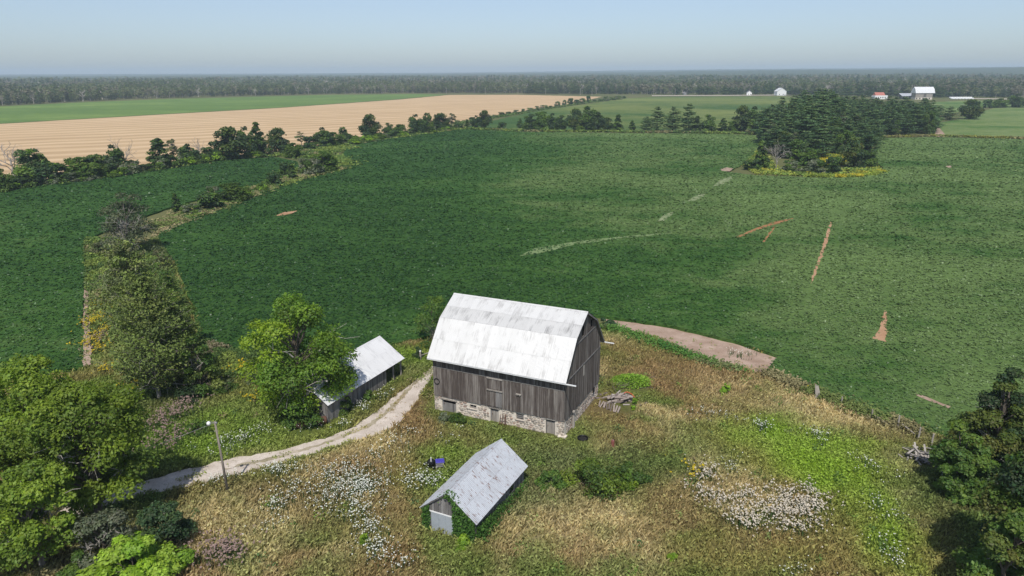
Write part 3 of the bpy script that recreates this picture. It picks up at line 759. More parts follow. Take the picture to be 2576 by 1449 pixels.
def planks(parent, org, ax, nrm, u0, u1, zb, zt, w, mat, r, holes=(), thick=0.035, name='plank', jb=0.04):
    """upright boards; zb, zt numbers or functions of u; holes = (u0, u1, z0, z1)"""
    org, ax, nrm = Vector(org), Vector(ax), Vector(nrm)
    fb = zb if callable(zb) else (lambda u: zb); ft = zt if callable(zt) else (lambda u: zt)
    u = u0; cnt = 0
    while u < u1-0.05:
        ww = min(w*float(r.uniform(0.8, 1.25)), u1-u)
        a, b = u+0.008, u+ww-0.008; mid = (a+b)/2; off = float(r.uniform(0, 0.02))
        segs = [(None, None)]
        for h in holes:
            if h[0] < mid < h[1]: segs = [(None, h[2]), (h[3], None)]
        for lo, hi in segs:
            q = []
            for uu, z in ((a, lo if lo is not None else fb(a)-float(r.uniform(0, jb))), (b, lo if lo is not None else fb(b)-float(r.uniform(0, jb))),
                          (b, hi if hi is not None else ft(b)), (a, hi if hi is not None else ft(a))):
                q.append(org+ax*uu+Vector((0, 0, z))+nrm*off)
            if q[3].z-q[0].z < 0.03 and q[2].z-q[1].z < 0.03: continue
            mb = MB(); mb.prism(q, nrm*thick); mb.build(name, mat, parent); cnt += 1
        u += ww
    return cnt
STONES = []
def _stones():
    r = np.random.default_rng(77)
    for k in range(7):
        n = 7
        a = np.sort(r.uniform(0, 2*np.pi, n)+np.arange(n)*0)*0+np.linspace(0, 2*np.pi, n, endpoint=False)+r.normal(0, 0.16, n)
        rad = r.uniform(0.86, 1.08, n)
        # squarish outline (superellipse) 1 x 1, depth 1
        ca, sa = np.cos(a), np.sin(a); sq = 1/np.maximum(np.abs(ca), np.abs(sa))
        e = 0.5*rad*(0.55*sq+0.45)
        mb = MB(); mb.v += [(ca[i]*e[i], 0, sa[i]*e[i]) for i in range(n)]
        mb.v += [(ca[i]*e[i]*0.80, -1+0.25*float(r.random()), sa[i]*e[i]*0.80) for i in range(n)]
        mb.v.append((0, -1.05, 0))
        for i in range(n):
            j = (i+1) % n
            mb.f.append((i, j, n+j, n+i)[::-1]); mb.f.append((n+i, n+j, 2*n)[::-1])
        me = mb.mesh('stone'); me.materials.append(M['stone']); STONES.append(me)
_stones()

# ---- the barn
rb = np.random.default_rng(41)
B = BARN; HL, HW = B['L']/2, B['W']/2
HS, HE, HK, HR, KY = 2.06, 7.2, 11.24, 13.24, 3.62      # sill, eave, kink, ridge; kink half-width
OE, OG = 0.62, 0.32                                      # overhang at eaves and gables
barn = empty('barn', (*B['o'], 0), B['th'])
tag(barn, 'large weathered grey plank barn with white gambrel roof and fieldstone base', 'barn')
def roof_z(y):
    y = abs(y)
    return HR-(HR-HK)*y/KY if y < KY else HK-(HK-HE)*(y-KY)/(HW+OE-KY)
# near-black core behind the boards, painting interior shade into the gaps
IN = 0.14
mb = MB()
prof = [(-HW+IN, HS), (HW-IN, HS), (HW-IN, roof_z(HW-IN)-0.2), (KY, HK-0.25), (0, HR-0.25), (-KY, HK-0.25), (-HW+IN, roof_z(HW-IN)-0.2)]
mb.prism([Vector((-HL+IN, y, z)) for y, z in prof], (2*HL-2*IN, 0, 0))
mb.build('shade_core', M['dark'], barn)
# foundation with its own openings
OPEN_F = [(-7.5, -5.55, 0.0, 1.62, 'wide'), (-0.87, 0.22, 0.0, 1.78, 'door'), (6.27, 7.4, 0.0, 1.86, 'door'), (-3.65, -2.75, 1.14, 1.68, 'window'), (2.5, 3.48, 1.0, 1.8, 'shutter')]
fy = -HW+0.10
mb = MB()
us = sorted({-HL, HL, *[o[0] for o in OPEN_F], *[o[1] for o in OPEN_F]})
for a, b in zip(us[:-1], us[1:]):
    op = [o for o in OPEN_F if o[0] <= a+1e-6 and o[1] >= b-1e-6]
    if not op: mb.box(a, b, fy, fy+0.5, -0.2, HS)
    else:
        o = op[0]; mb.box(a, b, fy, fy+0.5, o[3], HS)
        if o[2] > 0: mb.box(a, b, fy, fy+0.5, -0.2, o[2])
mb.box(HL-0.55, HL-0.10, fy+0.5, HW-0.10, -0.2, HS-0.02)
mb.box(-HL+0.10, -HL+0.55, fy+0.5, HW-0.10, -0.2, HS-0.02)
mb.box(-HL+0.55, HL-0.55, HW-0.55, HW-0.10, -0.2, HS-0.02)
fnd = mb.build('foundation', M['mortar'], barn)
MB().box(-HL+0.6, HL-0.6, fy+0.65, HW-0.6, -0.1, HS-0.05).build('cellar_core', M['dark'], barn)  # near-black block painting the shade behind the stone storey's openings
extra = MB(); nst = 0
def lay_stones(face):
    global nst
    z = 0.0
    while z < HS-0.12:
        hh = float(rb.uniform(0.2, 0.33)); hh = min(hh, HS-z)
        u = -HL if face == 'front' else -HW+0.1
        end = HL if face == 'front' else HW-0.1
        while u < end-0.1:
            ww = float(rb.uniform(0.30, 0.66)); ww = min(ww, end-u); c0, c1 = u+ww/2, z+hh/2
            blocked = face == 'front' and any(o[0]-0.06 < u+ww and o[1]+0.06 > u and o[2]-0.04 < z+hh and o[3]+0.10 > z for o in OPEN_F)
            if not blocked and ww > 0.16:
                sc = Vector((ww*0.93, float(rb.uniform(0.05, 0.10)), hh*0.92))
                rot = Matrix.Rotation(float(rb.normal(0, 0.06)), 4, 'Y') @ Matrix.Rotation(float(rb.integers(0, 2))*math.pi, 4, 'Y')
                if face == 'front': Mx = Matrix.Translation((c0, fy, c1)) @ rot
                else: Mx = Matrix.Translation((HL-0.10, c0, c1)) @ Matrix.Rotation(math.pi/2, 4, 'Z') @ rot
                Mx = Mx @ Matrix.Diagonal((sc.x, sc.y, sc.z, 1))
                me = STONES[int(rb.integers(0, 7))]
                if nst < 299:
                    s = bpy.data.objects.new('stone', me); C.objects.link(s); s.parent = fnd; s.matrix_local = Mx; nst += 1
                else:
                    bse = len(extra.v); extra.v += [tuple(Mx @ v.co) for v in me.vertices]
                    extra.f += [tuple(bse+i for i in p.vertices) for p in me.polygons]
            u += ww
        z += hh
lay_stones('front'); lay_stones('gable')
if extra.v:
    ex = extra.build('rubble_stones', M['stone'], fnd); ex['kind'] = 'stuff'
MB().box(HL-0.7, HL+0.25, -HW-0.25, -HW+0.5, 0, 0.16).build('corner_footing', M['mortar'], barn)
# doors and windows of the stone storey
for u0, u1, z0, z1, kd in OPEN_F:
    yb = fy+0.16
    if kd in ('door', 'wide'):
        d = empty('door', (0, 0, 0)); d.parent = barn; top = z1-0.26 if kd == 'door' else z1-0.45
        nb = 4 if kd == 'door' else 7; w = (u1-u0-0.2)/nb
        for k in range(nb):
            MB().box(u0+0.1+k*w+0.004, u0+0.1+(k+1)*w-0.004, yb+float(rb.uniform(0, .01)), yb+0.05, 0.0, top).build('board', M['beam'] if kd == 'door' else M['board2'], d)
        MB().box(u0, u0+0.1, yb-0.06, yb+0.12, 0.0, z1).box(u1-0.1, u1, yb-0.06, yb+0.12, 0.0, z1).box(u0+0.1, u1-0.1, yb-0.06, yb+0.12, z1-0.09, z1-0.001).build('frame', M['board2'], d)
        MB().box(u0+0.1, u1-0.1, yb+0.25, yb+0.28, 0.0, z1-0.09).build('dark_backing', M['dark'], d)  # near-black sheet behind the boards, painted shade showing above the door
        MB().box(u0+0.2, u0+0.24, yb-0.04, yb, 0.9, 1.1).build('handle', M['rust'], d)
        MB().box(u0-0.18, u1+0.18, fy-0.09, fy+0.1, z1+0.002, z1+0.15).build('lintel', M['beam'], d)
    else:
        d = empty('window', (0, 0, 0)); d.parent = barn
        MB().box(u0, u0+0.07, yb-0.04, yb+0.06, z0, z1).box(u1-0.07, u1, yb-0.04, yb+0.06, z0, z1).box(u0+.07, u1-.07, yb-0.04, yb+0.06, z0, z0+0.07).box(u0+.07, u1-.07, yb-0.04, yb+0.06, z1-0.07, z1).build('frame', M['beam'], d)
        if kd == 'window':
            mu = (u0+u1)/2
            MB().box(mu-0.025, mu+0.025, yb-0.02, yb+0.02, z0+.07, z1-.07).build('mullion', M['beam'], d)
            MB().box(u0+.07, mu-.025, yb+0.0, yb+0.01, z0+.24, z1-.07).build('pane', M['glass'], d)
            MB().box(mu+.025, u1-.07, yb+0.0, yb+0.01, z0+.24, z1-.07).build('pane', M['glass'], d)
            MB().box(u0+.07, u1-.07, yb-0.03, yb+0.02, z0+.07, z0+.22).build('board', M['beam'], d)
        else:
            for k in range(5):
                zz = z0+0.09+k*0.135
                MB().box(u0+.07, u1-.07, yb-0.03, yb+0.0, zz, zz+0.105, Matrix.Translation((0, 0, zz)) @ Matrix.Rotation(float(rb.normal(0, .05)), 4, 'Y') @ Matrix.Translation((0, 0, -zz))).build('slat', M['board2'], d)
        MB().box(u0-0.12, u1+0.12, fy-0.10, fy+0.1, z0-0.10, z0-0.002).build('sill', M['beam'], d)
# board siding
fo = (0, -HW, 0)
TIER = 5.82
planks(barn, fo, (1, 0, 0), (0, -1, 0), -HL, HL, HS+0.02, TIER, 0.26, M['board'], rb, [(-1.05, 0.74, 2.15, 4.3), (-1.05, 0.74, 4.3, 5.8)][:0], jb=0.10)
planks(barn, fo, (1, 0, 0), (0, -1, 0), -HL, HL, TIER+0.05, lambda u: roof_z(HW)-0.16, 0.26, M['board'], rb, jb=0.0)
MB().box(-HL-0.01, HL+0.01, -HW-0.085, -HW-0.056, TIER-0.02, TIER+0.07).build('ledge_board', M['beam'], barn)
G1, G2 = 6.75, 10.15
go = (HL, 0, 0)
holes = [(2.62, 2.95, 2.9, 5.4), (-0.1, 0.28, 3.3, 3.9)]
rz = lambda u: roof_z(u)-0.10
planks(barn, go, (0, 1, 0), (1, 0, 0), -HW, HW, lambda u: HS+0.02, lambda u: min(G1, rz(u)), 0.27, M['board'], rb, [(-2.78, -2.5, 2.9, 5.4), (5.2, 5.45, 3.0, 4.6)], jb=0.1)
planks(barn, go, (0, 1, 0), (1, 0, 0), -HW+0.4, HW-0.4, lambda u: G1+0.05, lambda u: min(G2, rz(u)), 0.27, M['board'], rb, jb=0.0)
planks(barn, go, (0, 1, 0), (1, 0, 0), -KY-0.9, KY+0.9, lambda u: G2+0.05, rz, 0.27, M['board'], rb, [(-0.9, -0.45, 10.5, 11.8), (2.2, 2.65, 10.6, 11.6)], jb=0.0)
MB().box(HL+0.056, HL+0.09, -HW+0.3, HW-0.3, G1-0.05, G1+0.09).build('ledge_board', M['board2'], barn)
MB().box(HL+0.056, HL+0.09, -4.2, 4.2, G2-0.05, G2+0.09).build('ledge_board', M['board2'], barn)
MB().box(HL+0.058, HL+0.085, -0.28, 0.12, 5.25, 6.55).build('patch_board', M['beam'], barn)
MB().box(HL+0.02, HL+0.10, 3.75, 4.25, 1.30, 1.92).build('vent_shade_block', M['dark'], barn)  # solid near-black block, the shade of an opening painted on the stone
MB().box(HL+0.06, HL+0.30, -3.75, -3.45, 0.0, 2.2).build('corner_post', M['beam'], barn)
# far sides, out of sight: plain boarding
mb = MB()
mb.box(-HL, HL, HW-0.06, HW, HS, roof_z(HW)-0.2)
mb.prism([Vector((-HL, y, z)) for y, z in [(HW-0.07, HS), (HW-0.07, roof_z(HW)-0.2), (KY, HK-0.14), (0, HR-0.14), (-KY, HK-0.14), (-HW+0.02, roof_z(HW)-0.2), (-HW+0.02, HS)]], (0.06, 0, 0))
mb.build('rear_wall', M['board'], barn)
# loft door
ld = empty('loft_door', (0, 0, 0)); ld.parent = barn
yl = -HW-0.062
for k in range(7):
    u = -1.08+k*0.262
    MB().box(u, u+0.252, yl-0.03, yl-float(rb.uniform(0, .006)), 4.38, 5.72).build('board', M['board'], ld)
    MB().box(u, u+0.252, yl-0.025, yl-float(rb.uniform(0, .006)), 2.18, 4.16).build('board', M['board2'] if k > 3 else M['board'], ld)
MB().box(-1.2, 0.86, yl-0.14, yl-0.034, 4.17, 4.33).build('rail', M['beam'], ld)
MB().box(-1.2, 0.86, yl-0.09, yl-0.034, 5.66, 5.80).build('track', M['beam'], ld)
MB().box(2.6, 3.25, -HW-0.22, -HW-0.057, 4.32, 4.42).box(2.72, 2.8, -HW-0.2, -HW-0.057, 4.2, 4.32).box(3.05, 3.13, -HW-0.2, -HW-0.057, 4.2, 4.32).build('bracket_shelf', M['beam'], barn)
# roof
mb = MB()
pr = [(-(HW+OE), HE), (-KY, HK), (0, HR), (KY, HK), (HW+OE, HE)]
outl = [Vector((-HL-OG, y, z)) for y, z in pr]+[Vector((-HL-OG, y, z-0.12)) for y, z in pr[::-1]]
n = 5
for i in range(4):
    a, b = pr[i], pr[i+1]
    mb.prism([Vector((-HL-OG, a[0], a[1])), Vector((-HL-OG, b[0], b[1])), Vector((-HL-OG, b[0], b[1]-0.14)), Vector((-HL-OG, a[0], a[1]-0.14))], (2*(HL+OG), 0, 0))
roof = mb.build('roof', M['board'], barn)
X0, X1 = -HL-OG-0.06, HL+OG+0.06
for bk in (False, True):
    sg = 1 if bk else -1
    roof_slope(roof, X0, X1, (sg*0.0, HR), (sg*KY, HK), 2, 0.8, [M['roof'], M['roof_grey']], back=bk, r=rb)
    roof_slope(roof, X0, X1, (sg*KY, HK), (sg*(HW+OE+0.1), HE-0.12), 2, 0.8, [M['roof'], M['roof']], back=bk, r=rb)
MB().prism([Vector((X0, -0.22, HR-0.02)), Vector((X0, 0, HR+0.11)), Vector((X0, 0.22, HR-0.02)), Vector((X0, 0, HR+0.085))], (X1-X0, 0, 0)).build('ridge_cap', M['roof'], roof)
for sy in (-1, 1):
    g = empty('gutter', (0, 0, 0)); g.parent = barn
    yg = sy*(HW+OE+0.13)
    xe = HL+OG+1.25
    MB().prism([Vector((-HL-OG, yg-0.075, HE-0.11)), Vector((-HL-OG, yg-0.06, HE-0.22)), Vector((-HL-OG, yg+0.06, HE-0.22)), Vector((-HL-OG, yg+0.075, HE-0.11)), Vector((-HL-OG, yg+0.06, HE-0.11)), Vector((-HL-OG, yg+0.05, HE-0.205)), Vector((-HL-OG, yg-0.05, HE-0.205)), Vector((-HL-OG, yg-0.06, HE-0.11))], (xe+HL+OG, 0, 0)).build('trough', M['white'], g)
    for k in range(7):
        x = -HL+1.2+k*2.5
        MB().box(x, x+0.04, yg-0.09, yg+0.09, HE-0.235, HE-0.222).build('hanger', M['white'], g)
for sx in (-1, 1):
    for (y0, z0), (y1, z1) in zip(pr[:-1], pr[1:]):
        xx = sx*(HL+OG)+(0.003 if sx > 0 else -0.033)
        MB().prism([Vector((xx, y0, z0-0.0)), Vector((xx, y1, z1-0.0)), Vector((xx, y1, z1-0.2)), Vector((xx, y0, z0-0.2))], (0.03, 0, 0)).build('rake_board', M['board2'], roof)
def at_barn(x, y, z=0.0):
    c, s = math.cos(B['th']), math.sin(B['th'])
    return (B['o'][0]+x*c-y*s, B['o'][1]+x*s+y*c, z)
# iron hoop hung on the wall, rusty implement leaning below
mb = MB()
pts = [Vector((0.36*math.cos(a), 0, 0.36*math.sin(a))) for a in np.linspace(0, 2*math.pi, 25)]
mb.tube(pts, 0.045, 6, False)
o = mb.build('iron_hoop', M['black']); o.location = at_barn(-8.05, -HW-0.11, 3.97); o.rotation_euler = (0, 0, B['th'])
tag(o, 'round dark hoop hanging on the barn wall at its left end', 'hoop')
hw = empty('rusty_harrow', at_barn(1.05, -HW-0.35, 0), B['th'])
tag(hw, 'rusty iron harrow frame leaning against the stone wall beside the middle door', 'harrow')
for k in range(4):
    x = -0.42+k*0.26
    MB().tube([(x, -0.25, 0), (x+0.1*float(rb.normal()), 0.2, 1.3+0.25*float(rb.random()))], 0.035, 5).build('tine_bar', M['rust'], hw)
for z in (0.35, 0.95):
    MB().tube([(-0.5, -0.25+z*0.34-0.04, z), (0.5, -0.25+z*0.34-0.04, z+0.08)], 0.03, 5).build('cross_bar', M['rust'], hw)

# ---- gable sheds
def gable_shed(B, name, label, he, hr, cat, roofmat, rows, sw, pitch, amp, r, open_from=None, board=0.24, sides=('right', 'near'), og=0.25, oe=0.3):
    root = empty(name, (*B['o'], 0), B['th']); tag(root, label, cat)
    HL, HW = B['L']/2-og, B['W']/2-oe
    sl = (hr-he)/(B['W']/2); rz = lambda y: hr-abs(y)*sl
    xr = open_from if open_from is not None else HL
    mb = MB(); hwz = rz(HW)-0.14
    mb.prism([Vector((-HL+0.1, y, z)) for y, z in [(-HW+0.1, 0), (HW-0.1, 0), (HW-0.1, hwz), (0, hr-0.2), (-HW+0.1, hwz)]], (HL+xr-0.2, 0, 0))
    mb.build('shade_core', M['dark'], root)  # near-black filler, the shade behind the boards put into colour
    if open_from is not None:
        MB().box(xr, HL, HW-0.06, HW-0.0, 0, hwz).build('rear_wall', M['board2'], root)
        MB().prism([Vector((HL-0.05, y, z)) for y, z in [(0.6, 0), (HW-.07, 0), (HW-.07, hwz), (0.6, rz(0.6)-0.14)]], (0.05, 0, 0)).build('end_wall', M['board2'], root)
        for x in (xr+0.1, (xr+HL)/2, HL-0.09):
            MB().box(x-0.08, x+0.08, -HW+0.02, -HW+0.18, 0, hwz).build('post', M['beam'], root)
        MB().box(xr, HL, -HW+0.0, -HW+0.15, hwz-0.2, hwz-0.002).build('header_beam', M['beam'], root)
    planks(root, (0, -HW, 0), (1, 0, 0), (0, -1, 0), -HL, xr, 0.05, hwz, board, M['board2'], r, jb=0.08)
    planks(root, (-HL, 0, 0), (0, 1, 0), (-1, 0, 0), -HW, HW, 0.05, lambda u: rz(u)-0.14, board, M['board2'], r, B.get('holes', ()), jb=0.08)
    if open_from is None:
        MB().prism([Vector((HL-0.05, y, z)) for y, z in [(-HW+.02, 0.02), (HW-.02, 0.02), (HW-.02, hwz), (0, hr-0.15), (-HW+.02, hwz)]], (0.05, 0, 0)).build('rear_wall', M['board2'], root)
        MB().box(-HL+0.05, HL-0.06, HW-0.05, HW, 0.02, hwz).build('side_wall', M['board2'], root)
    else:
        MB().box(-HL+0.05, xr, HW-0.05, HW, 0.02, hwz).build('side_wall', M['board2'], root)
    mb = MB(); L2, W2 = B['L']/2, B['W']/2
    for sy in (-1, 1):
        mb.prism([Vector((-L2, sy*W2, he)), Vector((-L2, 0, hr)), Vector((-L2, 0, hr-0.08)), Vector((-L2, sy*W2, he-0.08))], (2*L2, 0, 0))
    rf = mb.build('roof', M['board2'], root)
    for bk in (False, True):
        sg = 1 if bk else -1
        roof_slope(rf, -L2-0.04, L2+0.04, (0, hr), (sg*(W2+0.06), he-0.06*sl), rows, sw, roofmat, pitch, amp, bk, r)
    MB().prism([Vector((-L2-.04, -0.16, hr-0.0)), Vector((-L2-.04, 0, hr+0.10)), Vector((-L2-.04, 0.16, hr-0.0)), Vector((-L2-.04, 0, hr+0.075))], (2*L2+.08, 0, 0)).build('ridge_cap', roofmat, rf)
    return root, rz, HL, HW
dshed, _, _, _ = gable_shed(DSHED, 'drive_shed', 'long grey board drive shed with white metal roof beside the leafy maple', 2.5, 5.09, 'shed', M['roof2'], 2, 0.8, 0.16, 0.018, np.random.default_rng(51), open_from=4.0)
SSHED['holes'] = [(-0.35, 1.75, 0.0, 1.95)]
sshed, rz_s, SHL, SHW = gable_shed(SSHED, 'small_shed', 'small board shed with rust streaked corrugated roof in the foreground meadow', 2.16, 4.43, 'shed', M['roof3'], 2, 0.71, 0.175, 0.03, np.random.default_rng(52))
dr = empty('door', (0, 0, 0)); dr.parent = sshed
for k in range(3):
    MB().box(-SHL-0.085, -SHL-0.06, -0.45+k*0.77, -0.45+(k+1)*0.77-0.01, 0.02, 1.95+0.0).build('metal_panel', M['galv'], dr)
MB().box(-SHL-0.10, -SHL-0.058, -0.6, 2.0, 1.97, 2.09).build('rail', M['white'], dr)
wd = empty('window', (0, 0, 0)); wd.parent = sshed
MB().box(1.6, 1.68, -SHW-0.1, -SHW-0.057, 0.85, 1.7).box(2.72, 2.8, -SHW-0.1, -SHW-0.057, 0.85, 1.7).box(1.68, 2.72, -SHW-0.1, -SHW-0.057, 1.62, 1.7).box(1.68, 2.72, -SHW-0.1, -SHW-0.057, 0.85, 0.93).build('frame', M['beam'], wd)
MB().box(1.68, 2.72, -SHW-0.075, -SHW-0.058, 0.93, 1.62).build('pane', M['glass'], wd)

# ---------------------------------------------------------------- trees and shrubs
def colmix(cols, n, r, spread=0.35, pick=None):
    cols = np.array(cols); k = r.integers(0, len(cols), n) if pick is None else pick
    return cols[k]*r.uniform(1-spread, 1+spread, (n, 1))
def mesh_wood(mb, name, mat):
    me = mb.mesh(name); me.materials.append(mat); return me
def limb(mb, a, b, r0, r1, r, seg=4, wob=0.06, sides=5, sag=0.0):
    a, b = np.array(a, float), np.array(b, float); L = np.linalg.norm(b-a); pts = []; rad = []
    for i in range(seg+1):
        t = i/seg; p = a+(b-a)*t
        if 0 < i < seg: p = p+r.normal(0, wob*L, 3)
        p[2] += sag*L*math.sin(math.pi*t)
        pts.append(p); rad.append(r0+(r1-r0)*t)
    mb.tube(pts, rad, sides, False); return pts
def env(t, shape):
    if shape == 'round': return math.sqrt(max(0.0, 1-(2*t-1)**2))
    if shape == 'egg': return (math.sin(math.pi*min(1, t**0.75)))**0.8 if t < 1 else 0
    if shape == 'cone': return (1-t)**0.75*min(1, 0.35+t*6)
    if shape == 'col': return min(1, (1-t)**0.5*1.2)*min(1, 0.5+t*4)
    if shape == 'dome': return math.sqrt(max(0.0, 1-t**2.2))
    return 1
def broadleaf(seed, h, rad, cb, nl, ln, ls, cols, shape='round', trunk=0.3, bark='bark', lobe=0.34, flat=0.75, dead=0, off=(0, 0), bare=0.0, limbs=True, sides=5, flop=0.55):
    """crown of many leaf clumps carried on limbs; returns (crown mesh, wood mesh)"""
    r = np.random.default_rng(seed); mb = MB(); lob = []
    for i in range(nl):
        for _ in range(30):
            t = r.random(); e = env(t, shape)
            if shape == 'cone' or r.random() < 0.25+e*0.75: break
        a = r.uniform(0, 2*np.pi); q = math.sqrt(r.uniform(0.12, 1.0))*0.86
        z = cb+(h-cb)*t; lr = rad*lobe*r.uniform(0.6, 1.2)*(0.55+0.45*e)
        z = min(z, h-lr*flat*0.8); z = max(z, lr*flat*0.5)
        lob.append((off[0]*min(1, z/h*1.3)+rad*e*q*math.cos(a)*(1+0.12*r.normal()), off[1]*min(1, z/h*1.3)+rad*e*q*math.sin(a), z, lr))
    th = max(cb*1.05, h*(0.9 if shape == 'cone' else 0.62))
    tp = limb(mb, (0, 0, -0.1), (off[0]*0.7, off[1]*0.7, th), trunk, trunk*0.35, r, 6, 0.025, max(6, sides))
    Vs, Cs = [], []
    for (x, y, z, lr) in lob:
        if limbs:
            zt = min(th*0.97, max(0.15*h, z-0.55*math.hypot(x, y)-0.1*h)); f = zt/th
            p = np.array(tp[min(5, int(f*6))])*(1-(f*6) % 1)+np.array(tp[min(6, int(f*6)+1)])*((f*6) % 1)
            limb(mb, p, (x, y, z+lr*0.2), max(0.035, trunk*0.28), 0.02, r, 3, 0.05, sides, 0.05)
        n = int(ln*(0.5+0.9*r.random())*(1-bare*r.random())*(lr/(rad*lobe))**1.6)+4
        dvec = r.normal(size=(n, 3)); dvec /= np.linalg.norm(dvec, axis=1, keepdims=True)
        dvec[:, 2] = np.where(dvec[:, 2] < -0.35, -dvec[:, 2], dvec[:, 2])
        rr = lr*(0.45+0.62*r.random(n)**0.6)*(1+0.22*np.sin(dvec[:, 0]*7+seed)*np.cos(dvec[:, 1]*6+x))
        cen = np.array([x, y, z])+dvec*rr[:, None]*np.array([1, 1, flat])
        cen[:, 2] = np.maximum(cen[:, 2], 0.05)
        nn = dvec*0.8+r.normal(0, flop, (n, 3))+np.array([0, 0, 0.45])
        Vs.append(leafquads(cen, nn, ls*r.uniform(0.65, 1.35, n), r, 0.6))
        base = np.array(cols[int(r.integers(0, len(cols)))])*r.uniform(0.88, 1.12)
        Cs.append(base*r.uniform(0.72, 1.3, (n, 1))*np.array([1, 1, 1])+r.normal(0, 0.004, (n, 3)))
    if dead:
        dm = MB()
        for i in range(dead):
            a = r.uniform(0, 2*np.pi); t = r.uniform(0.2, 0.72); e = env(t, shape)
            z = cb+(h-cb)*t; b = np.array([off[0]*z/h+rad*e*0.68*math.cos(a), off[1]*z/h+rad*e*0.68*math.sin(a), z+0.03*h])
            a0 = b*np.array([0.45, 0.45, 1])+np.array([0, 0, -0.12*h])
            pts = limb(dm, a0, b, 0.06+0.02*rad/5, 0.03, r, 4, 0.07, 4)
            for k in range(5):
                s = np.array(pts[int(r.integers(1, 5))]); limb(dm, s, s+r.normal(0, 0.09*h, 3)*np.array([1, 1, 0.8]), 0.04, 0.015, r, 2, 0.1, 3)
    else: dm = None
    crown = quadmesh('crown', np.concatenate(Vs), np.clip(np.concatenate(Cs), 0.004, 1)); crown.materials.append(M['leaf'])
    wood = mesh_wood(mb, 'trunk', M[bark])
    dead_me = mesh_wood(dm, 'dead_branches', M['deadwood']) if dm else None
    return crown, wood, dead_me
def conifer(seed, h, rad, whorls, nbr, spr, ss, cols, cb=0.08, droop=0.1, bark='bark', trunk=0.25, irregular=0.25, dead=0, prof=0.75, spread=0.16, taper=1.0):
    """whorled branches hung with needle sprays"""
    r = np.random.default_rng(seed); mb = MB(); dm = MB() if dead else None
    limb(mb, (0, 0, -0.1), (r.normal(0, 0.01*h), r.normal(0, 0.01*h), h*0.98), trunk, 0.03, r, 7, 0.004, 6)
    Vs, Cs = [], []
    for w in range(whorls):
        t = (w+r.uniform(0, 0.8))/whorls; z0 = h*(cb+(1-cb)*t*0.98)
        R = rad*((1-t)**prof)*min(1, 0.55+t*3.5)
        a0 = r.uniform(0, 6.28)
        for k in range(nbr):
            a = a0+6.283*k/nbr+r.normal(0, 0.25); L = max(0.25, R*(1+r.normal(0, irregular))); up = r.normal(0.10, 0.16)-droop
            d = np.array([math.cos(a), math.sin(a), up]); b = np.array([0, 0, z0])+d*L+np.array([0, 0, 0.10*L])
            limb(mb, (0, 0, z0), b, max(0.02, trunk*0.16*(1-t)+0.012), 0.012, r, 2, 0.02, 3, -0.04)
            n = max(3, int(spr*(0.35+0.9*L/rad)))
            f = 0.22+0.80*r.random(n)**0.75
            cen = np.array([0, 0, z0])+(b-np.array([0, 0, z0]))*f[:, None]
            side = np.array([-math.sin(a), math.cos(a), 0])
            cen = cen+side*(r.normal(0, spread, n)*L*(0.35+f*0.75))[:, None]+np.stack([np.zeros(n), np.zeros(n), r.normal(0.02, 0.05, n)*L**0.5*(0.8 if droop >= 0 else 3.2)], 1)
            nn = np.array([0, 0, 1.0])+d*0.35+r.normal(0, 0.42 if droop >= 0 else 0.8, (n, 3))
            Vs.append(leafquads(cen, nn, ss*r.uniform(0.6, 1.3, n), r, 0.5))
            base = np.array(cols[int(r.integers(0, len(cols)))])*r.uniform(0.85, 1.15)
            Cs.append(base*r.uniform(0.7, 1.3, (n, 1)))
    for k in range(dead):
        a = r.uniform(0, 6.28); z0 = h*r.uniform(0.06, 0.85); L = rad*(1-z0/h)**0.6*r.uniform(0.6, 1.15)
        b = np.array([math.cos(a)*L, math.sin(a)*L, z0+r.normal(0.1, 0.15)*L]); pts = limb(dm, (0, 0, z0), b, 0.055, 0.02, r, 4, 0.05, 4)
        for q in range(4):
            s = np.array(pts[int(r.integers(1, 5))]); limb(dm, s, s+r.normal(0, 0.16*L, 3), 0.03, 0.012, r, 2, 0.1, 3)
    crown = quadmesh('crown', np.concatenate(Vs), np.clip(np.concatenate(Cs), 0.004, 1)); crown.materials.append(M['needle'])
    return crown, mesh_wood(mb, 'trunk', M[bark]), (mesh_wood(dm, 'dead_branches', M['deadwood']) if dead else None)
def snag(seed, h, rad, depth=4, thick=None, br_=0.013):
    """a bare dead tree"""
    r = np.random.default_rng(seed); tr = MB(); br = MB()
    pts = limb(tr, (0, 0, -0.1), (r.normal(0, .03*h), r.normal(0, .03*h), h*0.6), thick or h*0.024, h*0.014, r, 5, 0.02, 6)
    def grow(p, d, L, rr, lev):
        e = p+d*L; q = limb(br, p, e, rr, rr*0.5, r, 3, 0.06, 4 if lev > 1 else 3)
        if lev == 0: return
        for k in range(3):
            s = np.array(q[min(3, 1+k)]); nd = d+r.normal(0, 0.55, 3)+np.array([0, 0, 0.12]); nd /= np.linalg.norm(nd)
            grow(s, nd, L*r.uniform(0.5, 0.75), rr*0.6, lev-1)
    for k in range(7):
        a = 6.28*k/7+r.normal(0, 0.3); f = r.uniform(0.35, 1.0); s = np.array(pts[0])*(1-f)+np.array(pts[-1])*f
        d = np.array([math.cos(a)*0.75, math.sin(a)*0.75, r.uniform(0.5, 1.2)]); d /= np.linalg.norm(d)
        grow(s, d, min(rad*0.62/max(0.35, math.hypot(d[0], d[1])), h*0.34), h*br_, 2 if depth < 4 else 3)
    return mesh_wood(br, 'branches', M['deadwood']), mesh_wood(tr, 'trunk', M['deadwood'])
